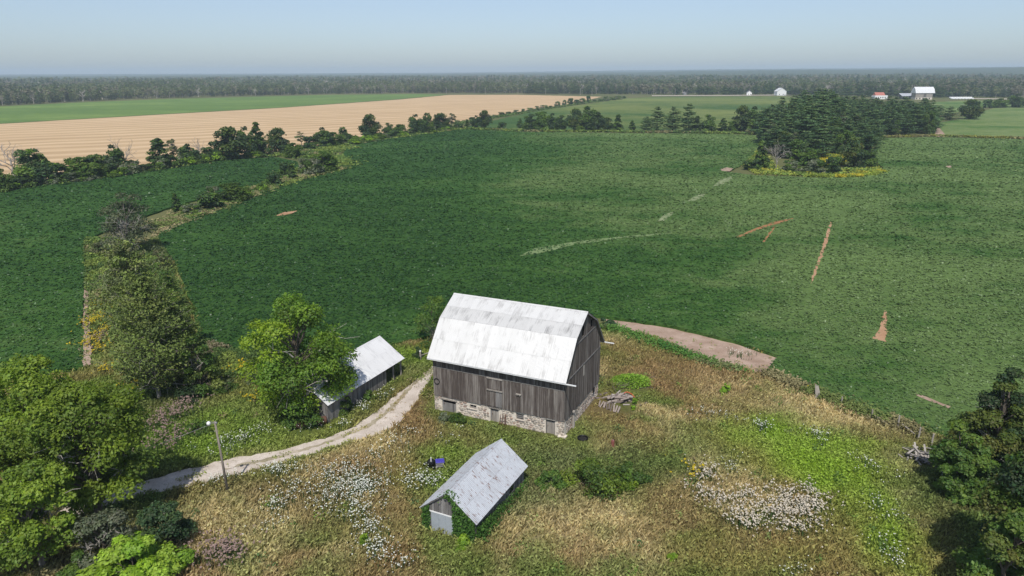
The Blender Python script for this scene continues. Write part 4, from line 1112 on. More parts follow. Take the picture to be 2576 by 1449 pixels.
def plant(name, loc, parts, label, cat, group=None, scale=(1, 1, 1), rz=0.0):
    """parts: list of (part name, mesh); meshes are shared between copies"""
    o = empty(name, (loc[0], loc[1], loc[2] if len(loc) > 2 else 0.0), rz); o.scale = scale
    tag(o, label, cat, group)
    for pn, me in parts:
        if me is None: continue
        c = bpy.data.objects.new(pn, me); C.objects.link(c); c.parent = o
        if pn in ('dead_branches', 'branches'): c['kind'] = 'stuff'
    return o
def parts3(t): return [('crown', t[0]), ('trunk', t[1]), ('dead_branches', t[2])]

MAPLE = [(0.085, 0.140, 0.014), (0.065, 0.115, 0.014), (0.115, 0.165, 0.014), (0.055, 0.095, 0.014)]
WALNUT = [(0.112, 0.162, 0.020), (0.095, 0.142, 0.020), (0.132, 0.182, 0.022), (0.078, 0.118, 0.018)]
LIMEC = [(0.15, 0.23, 0.018), (0.12, 0.20, 0.02), (0.17, 0.24, 0.03)]
OAKD = [(0.062, 0.086, 0.018), (0.072, 0.092, 0.020), (0.052, 0.076, 0.018), (0.080, 0.088, 0.022)]
MIDG = [(0.055, 0.095, 0.018), (0.070, 0.110, 0.020), (0.044, 0.078, 0.016)]
GREYG = [(0.09, 0.105, 0.065), (0.075, 0.09, 0.05), (0.11, 0.12, 0.08)]
DARKG = [(0.032, 0.056, 0.022), (0.042, 0.068, 0.025), (0.027, 0.047, 0.02)]
LARCH = [(0.095, 0.128, 0.032), (0.072, 0.098, 0.026), (0.108, 0.13, 0.036), (0.058, 0.08, 0.024)]
BROWNG = [(0.088, 0.092, 0.045), (0.075, 0.08, 0.04), (0.07, 0.085, 0.036)]
PINE = [(0.040, 0.072, 0.028), (0.052, 0.086, 0.032), (0.032, 0.060, 0.026), (0.066, 0.096, 0.036)]

# -- the trees round the yard, each its own
def yard_tree(name, bx, by, topy, wpx, label, cat, maker, rz=0.0, scale=1.0):
    p = G(bx, by); h = height_at(p, topy); w = wpx*depth(p+np.array([0, 0, h*0.5]))/FOC
    plant(name, p, parts3(maker(h, w/2)), label, cat, rz=rz); return p, h, w
yard_tree('maple_tree', 790, 1052, 772, 278, 'bright green spreading maple standing over the end of the drive shed', 'tree',
    lambda h, r: broadleaf(101, h, r, 1.2, 64, 620, 0.17, MAPLE, 'round', 0.42, lobe=0.30, dead=7, off=(-2.4, 1.2), bare=0.35))
yard_tree('walnut_tree', 255, 1318, 962, 300, 'tall yellow-green tree overhanging the end of the gravel track', 'tree',
    lambda h, r: broadleaf(102, h, r, 2.5, 62, 820, 0.155, WALNUT, 'round', 0.4, lobe=0.30, dead=9, bare=0.4))
yard_tree('walnut_tree', 100, 1262, 912, 300, 'tall yellow-green tree at the left edge, highest of its clump', 'tree',
    lambda h, r: broadleaf(103, h, r, 2.5, 60, 820, 0.155, WALNUT, 'round', 0.4, lobe=0.31, dead=7, bare=0.4))
yard_tree('walnut_tree', -40, 1330, 1020, 260, 'yellow-green tree with hanging dead twigs cut by the left edge', 'tree',
    lambda h, r: broadleaf(104, h, r, 1.8, 46, 700, 0.155, WALNUT, 'round', 0.35, lobe=0.32, dead=9, bare=0.4))
yard_tree('walnut_tree', 110, 1432, 1160, 230, 'lower yellow-green tree above the bare dirt in the corner', 'tree',
    lambda h, r: broadleaf(105, h, r, 1.6, 44, 700, 0.15, WALNUT, 'dome', 0.3, lobe=0.33, dead=8, bare=0.35))
yard_tree('apple_tree', 268, 1415, 1300, 170, 'greyish half dead apple tree with pale twigs in front of the big trees', 'tree',
    lambda h, r: broadleaf(106, h, r, 0.8, 26, 380, 0.13, GREYG, 'dome', 0.2, lobe=0.34, dead=14, bare=0.6))
yard_tree('round_bush', 425, 1384, 1268, 142, 'dense dark green round bush beside the gravel track', 'bush',
    lambda h, r: broadleaf(107, h, r, 0.1, 34, 560, 0.12, DARKG, 'dome', 0.12, lobe=0.33, flat=0.95))
yard_tree('lime_shrub', 345, 1470, 1362, 235, 'bright lime green sumac shrub at the bottom edge', 'shrub',
    lambda h, r: broadleaf(108, h, r, 0.05, 44, 480, 0.17, LIMEC, 'dome', 0.1, lobe=0.28, flat=0.7, flop=0.35))
yard_tree('lime_shrub', 200, 1452, 1400, 80, 'small mid green shrub between the dirt patch and the lime sumac', 'shrub',
    lambda h, r: broadleaf(109, h, r, 0.05, 16, 300, 0.15, MIDG, 'dome', 0.08, lobe=0.36))
yard_tree('larch_tree', 402, 1004, 692, 205, 'tall feathery larch with a pale trunk and dead lower limbs behind the flowering weeds', 'tree',
    lambda h, r: conifer(111, h, r, 36, 8, 60, 0.19, LARCH, 0.10, -0.28, 'deadwood', 0.26, 0.35, 34, 0.62, 0.20))
yard_tree('larch_tree', 462, 962, 770, 110, 'shorter dark larch at the right side of the tall pale trunked one', 'tree',
    lambda h, r: conifer(112, h, r, 26, 8, 52, 0.19, LARCH, 0.03, -0.25, 'bark', 0.2, 0.35, 10, 0.55, 0.22))
yard_tree('larch_tree', 346, 862, 606, 140, 'brownish green larch in the middle of the near tree line', 'tree',
    lambda h, r: conifer(113, h, r, 28, 8, 52, 0.22, BROWNG+LARCH, 0.04, -0.25, 'bark', 0.24, 0.4, 16, 0.5, 0.22))
yard_tree('larch_tree', 345, 960, 742, 95, 'olive larch on the weedy left flank of the near tree line', 'tree',
    lambda h, r: conifer(114, h, r, 24, 8, 38, 0.22, LARCH, 0.03, -0.25, 'bark', 0.2, 0.4, 10, 0.5, 0.22))
yard_tree('hawthorn_tree', 508, 990, 842, 105, 'mid green bushy tree at the right foot of the near tree line', 'tree',
    lambda h, r: broadleaf(116, h, r, 0.2, 34, 420, 0.15, MIDG+LARCH, 'dome', 0.18, lobe=0.34, dead=4, bare=0.3))
yard_tree('hawthorn_tree', 305, 770, 655, 90, 'olive bushy tree on the left of the brownish larch', 'tree',
    lambda h, r: broadleaf(117, h, r, 0.2, 30, 360, 0.19, LARCH, 'dome', 0.18, lobe=0.34, dead=3, bare=0.3))
yard_tree('hawthorn_tree', 398, 790, 648, 95, 'mid green bushy tree against the soybeans beside the brownish larch', 'tree',
    lambda h, r: broadleaf(118, h, r, 0.2, 32, 360, 0.19, LARCH+MIDG, 'egg', 0.18, lobe=0.34, dead=3, bare=0.3))
yard_tree('hawthorn_tree', 455, 880, 728, 100, 'olive green tree filling the gap above the pink seeded weeds', 'tree',
    lambda h, r: broadleaf(119, h, r, 0.2, 34, 400, 0.17, LARCH+MIDG, 'egg', 0.18, lobe=0.34, dead=4, bare=0.3))
p_, h_, w_ = yard_tree('dying_elm', 330, 640, 487, 145, 'half bare grey tree at the far end of the near tree line', 'tree',
    lambda h, r: broadleaf(115, h, r, 1.0, 44, 230, 0.24, [(0.06, 0.075, 0.04), (0.075, 0.085, 0.05), (0.05, 0.062, 0.035)], 'dome', 0.25, lobe=0.30, dead=36, bare=0.5))
for bx, by, ty, w, lb, cols, sd in [
    (288,700,668,60,'small dark bush on the left verge of the near tree line', DARKG, 121),
    (405,680,628,60,'grey green shrub hugging the soybean edge of the near tree line', BROWNG, 122),
    (250,640,612,50,'pale straw green shrub at the bend of the left soil edge', BROWNG, 123),
    (1088,862,744,112,'green tree with a dead orange twig behind the left end of the barn', MIDG, 124),
    (1052,900,872,34,'low dark bush between drive shed and barn', DARKG, 125),
    (1530,820,796,40,'blue green bush behind the right gable of the barn', [(0.04,0.075,0.035)], 126),
    (1500,1235,1168,150,'spreading green bramble thicket right of the small shed', MIDG+WALNUT, 127),
    (1590,1215,1172,90,'leafy green bramble at the right end of the thicket', MIDG+MAPLE, 128),
    (1390,1228,1190,70,'bramble with leggy shoots behind the small shed roof', MIDG, 129),
    (1825,992,965,26,'single bright green sapling alone in the brown meadow', LIMEC, 130),
    (1596,1030,1000,22,'yellow green sprig beside the firewood heap', LIMEC, 131),
    (870,1040,1000,50,'dark leafy weed clump along the drive shed wall', MIDG, 132),
    (930,1010,985,40,'smaller weed clump at the open end of the drive shed', MIDG, 133),
    (760,1075,1030,90,'shaded green undergrowth beneath the maple', MIDG, 134),
    (1150,1062,1046,60,'leafy green weeds growing against the barn stone wall', MIDG, 135),
    (1118,1062,1040,34,'grey green weed bush in front of the wide stable door', GREYG, 136),
    (480,1010,975,70,'dark shrubs under the shorter larch', DARKG, 137),
    (560,985,955,70,'olive weed thicket between larch and maple', BROWNG+MIDG, 138),
    (660,960,930,80,'tall weed thicket at the soybean edge behind the maple', BROWNG+MIDG, 139),
    (500,1090,1060,60,'mid green shrub beside the pink seeded weeds', MIDG, 140),
    (915,1375,1345,40,'yellow green shrub alone at the bottom of the meadow', LIMEC, 141),
    (1165,1375,1345,50,'lime green weed clump in front of the small shed', LIMEC, 142),
    (1690,1415,1395,30,'small green seedling at the bottom of the right meadow', LIMEC, 143)]:
    yard_tree('shrub', bx, by, ty, w, lb, 'shrub', lambda h, r: broadleaf(sd, h, r, 0.05*h, 22 if w > 60 else 12, 260 if w > 60 else 130, 0.14 if by > 850 else 0.22, cols, 'dome', 0.06, lobe=0.38, bare=0.3))
yard_tree('oak_tree', 2485, 1215, 930, 190, 'dark brownish oak rising behind the others at the right edge', 'tree',
    lambda h, r: broadleaf(151, h, r, 0.4, 74, 760, 0.15, OAKD+DARKG, 'egg', 0.35, lobe=0.31, dead=6, bare=0.25))
yard_tree('ash_tree', 2400, 1242, 1068, 150, 'rounded mid green tree beside the heap of broken boards', 'tree',
    lambda h, r: broadleaf(152, h, r, 0.5, 36, 560, 0.17, MIDG, 'dome', 0.25, lobe=0.33))
yard_tree('oak_tree', 2590, 1520, 1080, 330, 'big shadowy olive tree filling the bottom right corner', 'tree',
    lambda h, r: broadleaf(153, h, r, 0.2, 100, 820, 0.145, OAKD+DARKG+MIDG, 'dome', 0.4, lobe=0.28, dead=4, bare=0.2))
yard_tree('oak_tree', 2500, 1600, 1285, 200, 'lower olive tree cut by the bottom edge at the right', 'tree',
    lambda h, r: broadleaf(154, h, r, 0.2, 56, 760, 0.14, OAKD+MIDG, 'dome', 0.3, lobe=0.31, dead=3, bare=0.25))
yard_tree('oak_tree', 2640, 1290, 1000, 200, 'dark oak half out of frame at the right edge', 'tree',
    lambda h, r: broadleaf(155, h, r, 0.3, 60, 640, 0.15, OAKD+DARKG, 'dome', 0.3, lobe=0.32, bare=0.25))

# -- creeper on the small shed
r = np.random.default_rng(61); cs, nsn = [], []
for k in range(3600):
    u = r.random()
    if u < 0.50:      # near gable, right half and left corner
        y = r.choice([r.uniform(-SHW-0.1, -0.5), r.uniform(1.95, SHW+0.1)], p=[0.8, 0.2]); z = rz_s(y)*r.random()**0.8*0.98; x = -SHL-0.12-abs(r.normal(0, 0.16)); nn = (-1, 0, .3)
    elif u < 0.60:    # hanging over the gable peak
        y = r.normal(-0.35, 0.45); z = rz_s(y)+0.02+r.uniform(-0.5, 0.16); x = -SHL-0.05-r.uniform(-0.5, 0.3); nn = (-0.5, 0, 1)
    else:             # right-hand side wall, near end low and dense
        x = -SHL+(2*SHL)*r.random()**1.7; y = -SHW-0.15-abs(r.normal(0, 0.45)); z = 1.7*r.random()*(1-0.55*(x+SHL)/(2*SHL)); nn = (0, -1, .6)
    cs.append((x, y, max(0.05, z))); nsn.append(nn)
cs = np.array(cs); me = quadmesh('vine_leaves', leafquads(cs, np.array(nsn)+r.normal(0, .4, (len(cs), 3)), r.uniform(0.08, 0.16, len(cs)), r), colmix([(0.045, 0.105, 0.018), (0.06, 0.13, 0.02), (0.035, 0.08, 0.016)], len(cs), r))
vine = empty('creeper_vine', (*SSHED['o'], 0), SSHED['th']); tag(vine, 'green creeper smothering the front gable of the small shed', 'vine')
link('leaves', me, vine, M['leaf'])['kind'] = 'stuff'
mb = MB()
for k in range(9):
    y = float(r.uniform(-SHW, -0.6)); limb(mb, (-SHL-0.1, y, 0), (-SHL-0.12, y+r.normal(0, .4), rz_s(y)*r.uniform(.5, .9)), 0.025, 0.012, r, 4, 0.03, 4)
link('stems', mesh_wood(mb, 'stems', M['bark']), vine)

# -- shared trees for hedgerows, grove and forest
PR = {}
def proto(key, tup): PR[key] = tup
for k in range(4): proto(f'oak{k}', parts3(broadleaf(200+k, 10, 4.2, 0.0, 44, 210, 0.34, [MIDG+DARKG, DARKG+MIDG, MIDG, DARKG+OAKD][k], ['dome', 'egg', 'dome', 'egg'][k], 0.22, lobe=0.40, flat=0.95, dead=3 if k in (1, 3) else 0, bare=0.3, sides=4)))
for k in range(2): proto(f'thin{k}', parts3(broadleaf(210+k, 10, 2.6, 3.0, 16, 60, 0.38, BROWNG, 'egg', 0.16, bark='deadwood', lobe=0.36, dead=6, bare=0.6, sides=4)))
for k in range(3): proto(f'bush{k}', parts3(broadleaf(220+k, 4, 3.2, 0.1, 20, 170, 0.30, [MIDG+DARKG, GREYG+MIDG, LIMEC[:2]+MIDG][k], 'dome', 0.1, lobe=0.40, bare=0.25, sides=4)))
for k in range(2): proto(f'cedar{k}', parts3(broadleaf(230+k, 9, 2.3, 0.2, 46, 110, 0.30, DARKG+MIDG, 'cone', 0.15, lobe=0.42, flat=0.9, limbs=False)))
for k in range(4): proto(f'pine{k}', parts3(conifer(240+k, 20, 5.0, 15, 7, 40, 0.52, PINE, 0.04, 0.0, 'bark', 0.28, 0.40, 3 if k == 3 else 0, 0.55, 0.20)))
for k in range(3):
    b_, t_ = snag(250+k, 10, 4.5); proto(f'snag{k}', [('branches', b_), ('trunk', t_)])
PSIZE = {'oak': (10, 8.4), 'thin': (10, 5.2), 'bush': (4, 6.4), 'cedar': (9, 4.6), 'pine': (20, 10.0), 'snag': (10, 9.0)}
def set_tree(kind, k, bx, by, topy, wpx, name, label, cat='tree', group=None, rs=None):
    p = G(bx, by); h = height_at(p, topy); w = wpx*depth(p)/FOC; h0, w0 = PSIZE[kind]
    return plant(name, p, PR[f'{kind}{k}'], label, cat, group, (w/w0*1.12, w/w0*1.12, h/h0*1.04), random.uniform(0, 6.28))
HEDGE = [
 ('snag',0,35,454,362,95,'dead_tree','bare pale dead tree at the left end of the stubble hedgerow'),
 ('oak',0,90,464,380,98,'hedgerow_tree','big dark round tree right beside the bare pale dead one'),
 ('oak',2,2,484,428,50,'hedgerow_tree','dark tree cut by the left edge in front of the stubble'),
 ('bush',0,150,458,415,62,'hedgerow_bush','leafy bush right of the big dark round hedgerow tree'),
 ('oak',2,205,452,398,80,'hedgerow_tree','wide low hedgerow tree third from the left edge, left half'),
 ('oak',3,245,448,392,70,'hedgerow_tree','wide low hedgerow tree third from the left edge, right half'),
 ('oak',1,290,440,368,56,'hedgerow_tree','dark tree with a dead spire rising out of it'),
 ('snag',1,318,436,347,48,'dead_tree','bare spiky dead spire above the wheat hedgerow'),
 ('bush',1,335,436,405,44,'hedgerow_bush','grey twiggy bush at the foot of the dead spire'),
 ('cedar',0,405,425,352,62,'hedgerow_tree','dark pointed tree left of the thin yellow birches'),
 ('bush',0,425,424,392,50,'hedgerow_bush','dark bush below the thin yellow birches'),
 ('thin',0,440,410,346,34,'birch_tree','thin yellowish birch in the middle of the stubble hedgerow'),
 ('oak',1,478,413,364,50,'hedgerow_tree','dark tree between the thin birch and the bare twigs'),
 ('snag',2,503,402,346,30,'dead_tree','thin bare twig tree right of the yellowish birch'),
 ('oak',0,526,406,372,46,'hedgerow_tree','rounded small tree left of the tall hedgerow clump'),
 ('oak',3,580,402,324,84,'hedgerow_tree','largest tree of the tall clump on the left, its bushy left part'),
 ('oak',1,622,394,322,52,'hedgerow_tree','middle tree of the tall clump on the left'),
 ('cedar',1,652,391,311,44,'hedgerow_tree','pointed dark tree at the right of the tall left clump'),
 ('oak',3,702,384,325,58,'hedgerow_tree','tree with brown twigs standing apart right of the tall clump'),
 ('oak',2,740,396,361,40,'hedgerow_tree','small dark tree where the two hedgerows meet'),
 ('thin',1,758,368,331,30,'birch_tree','thin see-through tree above the meeting of the hedgerows'),
 ('bush',0,782,373,346,44,'hedgerow_bush','dark bush right of the thin see-through tree'),
 ('oak',1,812,371,323,46,'hedgerow_tree','forked taller tree in the run before the lone tree'),
 ('oak',2,840,367,334,44,'hedgerow_tree','bushy low tree in the run before the lone tree'),
 ('oak',0,866,362,322,32,'hedgerow_tree','slim last tree in the run before the lone tree'),
 ('bush',2,890,362,348,36,'hedgerow_bush','bright weedy bush left of the lone tree'),
 ('oak',3,932,352,291,48,'hedgerow_tree','lone upright tree with a brown top against the stubble'),
 ('oak',0,977,341,311,27,'hedgerow_tree','small round tree first right of the lone tree'),
 ('oak',2,1008,341,314,33,'hedgerow_tree','low dark tree second right of the lone tree'),
 ('oak',1,1047,337,290,44,'hedgerow_tree','left tree of the dark pair at the stubble corner'),
 ('oak',0,1074,335,287,34,'hedgerow_tree','right tree of the dark pair at the stubble corner'),
 ('oak',3,1108,328,287,46,'hedgerow_tree','dark tree just right of the pair at the stubble corner'),
 ('thin',0,1136,323,282,22,'birch_tree','slim wispy tree at the tip of the stubble corner'),
 ('cedar',0,1175,320,301,15,'hedgerow_tree','tiny cone shaped tree near the field crossing'),
 ('oak',1,1198,322,292,26,'hedgerow_tree','left of two trees right of the tiny cone'),
 ('oak',3,1219,323,280,34,'hedgerow_tree','taller right one of two trees right of the tiny cone'),
 ('bush',0,1262,325,309,26,'hedgerow_bush','low bush between the field crossing and the clipped clump'),
 ('cedar',1,1308,322,299,17,'hedgerow_tree','small solitary cone before the long clipped clump'),
 ('oak',0,1336,329,289,38,'hedgerow_tree','first tree of the long clipped clump'),
 ('oak',2,1362,329,283,40,'hedgerow_tree','second tree of the long clipped clump'),
 ('oak',1,1390,329,287,38,'hedgerow_tree','third tree of the long clipped clump'),
 ('oak',0,1412,329,292,30,'hedgerow_tree','last tree of the long clipped clump'),
 ('oak',3,1448,330,276,42,'hedgerow_tree','left tree of the high middle clump'),
 ('oak',0,1476,330,271,48,'hedgerow_tree','highest tree of the high middle clump'),
 ('oak',1,1504,330,284,40,'hedgerow_tree','right tree of the high middle clump'),
 ('oak',3,1527,330,297,32,'hedgerow_tree','brown tinged tree right of the high middle clump'),
 ('cedar',0,1554,330,290,28,'hedgerow_tree','dark cone right of the high middle clump'),
 ('cedar',1,1590,328,304,19,'hedgerow_tree','little lone cone between clump and pines'),
 ('pine',0,1625,330,293,28,'pine_tree','short pine leading the hedgerow pines'),
 ('pine',3,1652,330,268,34,'pine_tree','ragged half dead pine second in the hedgerow pines'),
 ('pine',1,1692,330,270,48,'pine_tree','broad dark pine third in the hedgerow pines'),
 ('pine',2,1731,332,261,40,'pine_tree','tallest pine of the hedgerow, fourth in its row'),
 ('cedar',0,1752,333,294,26,'hedgerow_tree','dark cedar right of the tallest hedgerow pine'),
 ('oak',0,1780,333,291,36,'hedgerow_tree','round dark tree halfway from the hedgerow pines to the grove'),
 ('cedar',1,1817,333,299,29,'hedgerow_tree','cone shaped tree before the grove'),
 ('oak',2,1841,333,306,26,'hedgerow_tree','small round tree before the grove'),
 ('oak',3,1864,333,269,48,'hedgerow_tree','pale bushy tree at the left shoulder of the grove'),
 ('oak',1,1892,334,271,42,'hedgerow_tree','second tree on the left shoulder of the grove'),
 ('bush',0,716,442,412,40,'hedgerow_bush','dark bush left of the big shrub mass by the inner hedge bend'),
 ('bush',1,785,440,400,60,'hedgerow_bush','grey shrub with bare twigs in the inner hedge mass'),
 ('oak',2,815,432,383,62,'hedgerow_tree','largest dark shrub mass at the bend of the inner hedge'),
 ('cedar',0,735,452,412,30,'hedgerow_tree','upright dark tree beside the big inner shrub mass'),
 ('bush',0,690,468,436,46,'hedgerow_bush','round dark bush left of the upright one on the inner hedge'),
 ('oak',2,585,508,462,66,'hedgerow_tree','broad dark green tree halfway along the inner hedge'),
 ('bush',1,540,500,470,36,'hedgerow_bush','silvery bush left of the broad dark inner tree'),
 ('bush',0,527,528,488,76,'hedgerow_bush','rounded brown green bush below the silvery one'),
 ('bush',1,478,540,514,50,'hedgerow_bush','low grey green bush near the half bare tree'),
 ('cedar',1,446,534,488,26,'hedgerow_tree','slim upright cedar near the half bare tree'),
 ('bush',2,615,500,478,34,'hedgerow_bush','yellow green bush at the right of the broad inner tree'),
 ('bush',2,660,482,462,30,'hedgerow_bush','small lime bush along the inner hedge strip'),
 ('cedar',0,1912,425,357,44,'grove_tree','yellow green pointed cedar at the front left tip of the grove'),
 ('snag',0,1953,428,356,52,'dead_tree','bare whitish dead tree at the front of the grove'),
 ('oak',1,2004,412,345,52,'grove_tree','light green leafy tree behind the bare dead one'),
 ('oak',2,2040,418,376,50,'grove_tree','dark round tree in the middle front of the grove'),
 ('bush',1,1990,432,406,52,'grove_bush','grey green bush right of the bare dead tree'),
 ('bush',1,2050,436,404,56,'grove_bush','pale willow bush in front of the yellow clearing'),
 ('bush',0,2092,438,398,50,'grove_bush','dark bush right of the pale willow'),
 ('oak',3,2140,420,350,60,'grove_tree','tall brownish tree at the right front of the grove'),
 ('bush',0,2165,424,384,44,'grove_bush','green bush below the brownish grove tree'),
 ('oak',0,2187,422,378,38,'grove_tree','rightmost round dark tree on the grove point'),
 ('bush',0,1890,428,404,44,'grove_bush','leafy bush on the far left tip of the grove'),
 ('pine',0,2362,300,265,30,'pine_tree','first of two pines right of the grove edge'),
 ('pine',2,2388,302,268,30,'pine_tree','second of two pines right of the grove edge'),
 ('oak',3,2440,300,253,52,'hedgerow_tree','windblown dark tree alone right of the grove'),
 ('bush',0,2485,272,252,26,'hedgerow_bush','small dark bush left of the far right trees'),
 ('oak',2,2515,271,249,34,'hedgerow_tree','low dark tree in the far right field, left one'),
 ('oak',1,2556,270,238,46,'hedgerow_tree','taller grey tree in the far right field, at the edge'),
]
CATS = {'dead_tree': 'tree', 'hedgerow_tree': 'tree', 'birch_tree': 'tree', 'pine_tree': 'pine', 'grove_tree': 'tree', 'hedgerow_bush': 'bush', 'grove_bush': 'bush'}
GRP = {'dead_tree': 'dead trees in the hedgerows', 'hedgerow_tree': 'trees of the hedgerows', 'birch_tree': 'thin birches', 'pine_tree': 'pines by the fields', 'grove_tree': 'leafy trees of the grove tip', 'hedgerow_bush': 'bushes of the hedgerows', 'grove_bush': 'bushes of the grove tip'}
for kd, k, bx, by, ty, w, nm, lb in HEDGE:
    set_tree(kd, k, bx, by, ty, w, nm, lb, CATS[nm], GRP[nm])
# small bushes along the stubble's right-hand edge
r = np.random.default_rng(71)
for i in range(26):
    t = i/25; bx = np.interp(t, [0, .3, .6, 1], [1150, 1290, 1420, 1570]); by = np.interp(t, [0, .3, .6, 1], [311, 287, 267, 248])+r.normal(0, 0.5)
    ty = by-r.uniform(5, 11)-(6 if 0.55 < t < 0.8 else 0)
    set_tree('bush', int(r.integers(0, 2)), bx, by, ty, r.uniform(10, 22), 'hedgerow_bush', 'low dark bush in the thin row along the right edge of the stubble', 'bush', 'bushes along the right edge of the stubble')
# low growth closing the gaps of the long hedgerows
for i in range(44):
    t = i/43; bx = np.interp(t, [0, .6, 1], [-5, 880, 1150])+r.normal(0, 6); by = np.interp(bx, [-60, 0, 130, 260, 400, 560, 700, 760, 850, 1000, 1150], [492, 482, 465, 449, 428, 403, 392, 382, 366, 346, 325])
    sc_ = (by-187)/250; set_tree('bush', int(r.integers(0, 3)), bx, by, by-r.uniform(14, 26)*sc_-3, r.uniform(30, 58)*sc_, 'hedgerow_bush', 'low bush closing a gap in the hedgerow along the stubble field', 'bush', 'gap bushes of the stubble hedgerow')
# the pine grove
GROVE = P2([(1912,338),(1925,372),(1950,398),(2010,402),(2110,400),(2178,396),(2196,372),(2205,342),(2345,338),(2338,300),(2240,292),(2040,292),(1935,318)])
r = np.random.default_rng(72); gp = np.array(GROVE); pts = []
lo, hi = gp.min(0), gp.max(0)
YELLOW = P2([(2062,392),(2062,412),(2122,414),(2122,392)])
for _ in range(9000):
    p = r.uniform(lo, hi)
    if inpoly(p[:1], p[1:], GROVE)[0] and not inpoly(p[:1], p[1:], YELLOW)[0] and all((p[0]-q[0])**2+(p[1]-q[1])**2 > 9.0**2 for q in pts): pts.append(p)
for p in pts:
    d = proj(np.array([p[0], p[1], 0.0])); h = r.uniform(15, 23)*(0.72 if d[1] > 378 else 1.0)*(0.82+0.36*math.exp(-((d[0]-2050)/85)**2))
    k = int(r.integers(0, 4)); dead = r.random() < 0.04; leafy = (not dead) and r.random() < 0.14
    plant('grove_tree' if leafy or dead else 'grove_pine', (p[0], p[1], 0), PR['thin1' if dead else (f'oak{k}' if leafy else f'pine{k}')], 'rounded leafy tree among the pines of the grove' if leafy else ('thin brownish tree among the pines of the grove' if dead else 'tall dark pine standing in the dense grove'), 'tree' if leafy or dead else 'pine', 'leafy trees of the grove' if leafy else ('brown trees of the grove' if dead else 'pines of the grove'), (max(0.85, h/20)*r.uniform(1.05, 1.5),)*2+(h*(0.8 if leafy or dead else 1)/(10 if dead or leafy else 20),), r.uniform(0, 6.28))

# weeds at the feet of hedgerows and round the grove
def verge(name, label, areas, seed):
    """areas: (polyline in survey units or polygon, half width m, n, colours, yellow share)"""
    r = np.random.default_rng(seed); Vs, Cs = [], []
    for kind, ptsv, hw, n, cols, hgt in areas:
        q = np.array(P2(ptsv))
        if kind == 'line':
            seg = np.linalg.norm(np.diff(q, axis=0), axis=1); cum = np.concatenate([[0], np.cumsum(seg)]); s = r.random(n)*cum[-1]
            x = np.interp(s, cum, q[:, 0])+r.normal(0, hw, n); y = np.interp(s, cum, q[:, 1])+r.normal(0, hw, n)
        else:
            lo, hi = q.min(0), q.max(0); c = r.uniform(lo, hi, (n*3, 2)); c = c[inpoly(c[:, 0], c[:, 1], q)][:n]; x, y = c[:, 0], c[:, 1]
        n = len(x); d = np.hypot(x, y); s = np.clip(d*0.0018, 0.18, 1.0); base = colmix(cols, n, r, 0.3, np.minimum(len(cols)-1, (fbm(x, y, 9, 3, 4)*1.6-0.3).clip(0, .999)*len(cols)).astype(int))
        for k in range(4):
            cen = np.stack([x+r.normal(0, .7, n)*s, y+r.normal(0, .7, n)*s, hgt*r.uniform(0.15, 1.0, n)], 1)
            Vs.append(leafquads(cen, np.stack([r.normal(0, .6, n), r.normal(0, .6, n)-0.2, np.ones(n)], 1), s*r.uniform(.6, 1.2, n), r)); Cs.append(base*np.array([0.66, 0.72, 0.72])*r.uniform(.75, 1.3, (n, 1)))
    return tag(link(name, quadmesh(name, np.concatenate(Vs), np.concatenate(Cs)), None, M['grass']), label, 'weeds', kind='stuff')
VG = [(0.10, 0.145, 0.035), (0.15, 0.18, 0.04), (0.07, 0.105, 0.03), (0.20, 0.17, 0.08)]
VS = [(0.13, 0.15, 0.045), (0.22, 0.18, 0.09), (0.30, 0.23, 0.13), (0.10, 0.13, 0.04)]
verge('hedgerow_weeds', 'rough weeds and grasses at the foot of the hedgerows', [
 ('line', [(-60,490),(0,480),(130,463),(260,447),(400,427),(560,402),(700,392),(760,382),(850,366),(1000,346),(1150,325)], 2.4, 6000, VG, 1.1),
 ('line', [(1150,324),(1300,330),(1600,333),(1780,335),(1910,338)], 1.8, 1500, VG, 1.2),
 ('line', [(405,572),(470,546),(560,516),(640,484),(740,450),(845,426)], 2.6, 6000, VG+VS, 1.0),
 ('line', [(400,590),(440,568),(500,545),(560,524)], 0.9, 900, VS[1:3], 0.6),
 ('line', [(760,440),(848,416),(830,398),(760,390),(860,372)], 4.5, 3600, VG, 1.0),
 ('line', [(1150,312),(1300,287),(1420,267),(1570,247)], 2.2, 1500, [(0.10,0.14,0.04),(0.07,0.10,0.03)], 1.2),
 ('line', [(2205,346),(2345,342),(2470,346),(2700,352)], 1.3, 1400, [(0.14,0.16,0.04),(0.19,0.16,0.07),(0.17,0.16,0.035)], 0.8),
 ('poly', [(398,604),(215,604),(213,700),(216,860),(300,880),(440,880),(490,850),(470,760),(430,660)], 0, 5200, VG[:3]+VS[:2]+[(0.11,0.12,0.045)], 1.0),
 ('poly', [(505,860),(480,900),(540,960),(700,960),(860,905),(760,900),(600,888)], 0, 2600, VG[:3]+[(0.16,0.13,0.08)], 1.1),
 ('line', [(1520,822),(1610,852),(1700,886),(1790,918),(1870,938)], 0.7, 1100, [(0.06,0.14,0.03),(0.09,0.17,0.035),(0.14,0.16,0.06)], 0.8),
 ('line', [(1925,940),(2050,994),(2200,1054),(2330,1094)], 0.8, 1400, VS, 0.9),
 ('poly', [(1870,420),(1900,440),(2050,446),(2160,445),(2216,434),(2205,415),(2150,425),(2050,432),(1960,425),(1930,400),(1915,372)], 0, 2600, [(0.16,0.21,0.045),(0.23,0.24,0.045),(0.12,0.16,0.035),(0.30,0.26,0.035)], 1.0)], 81)
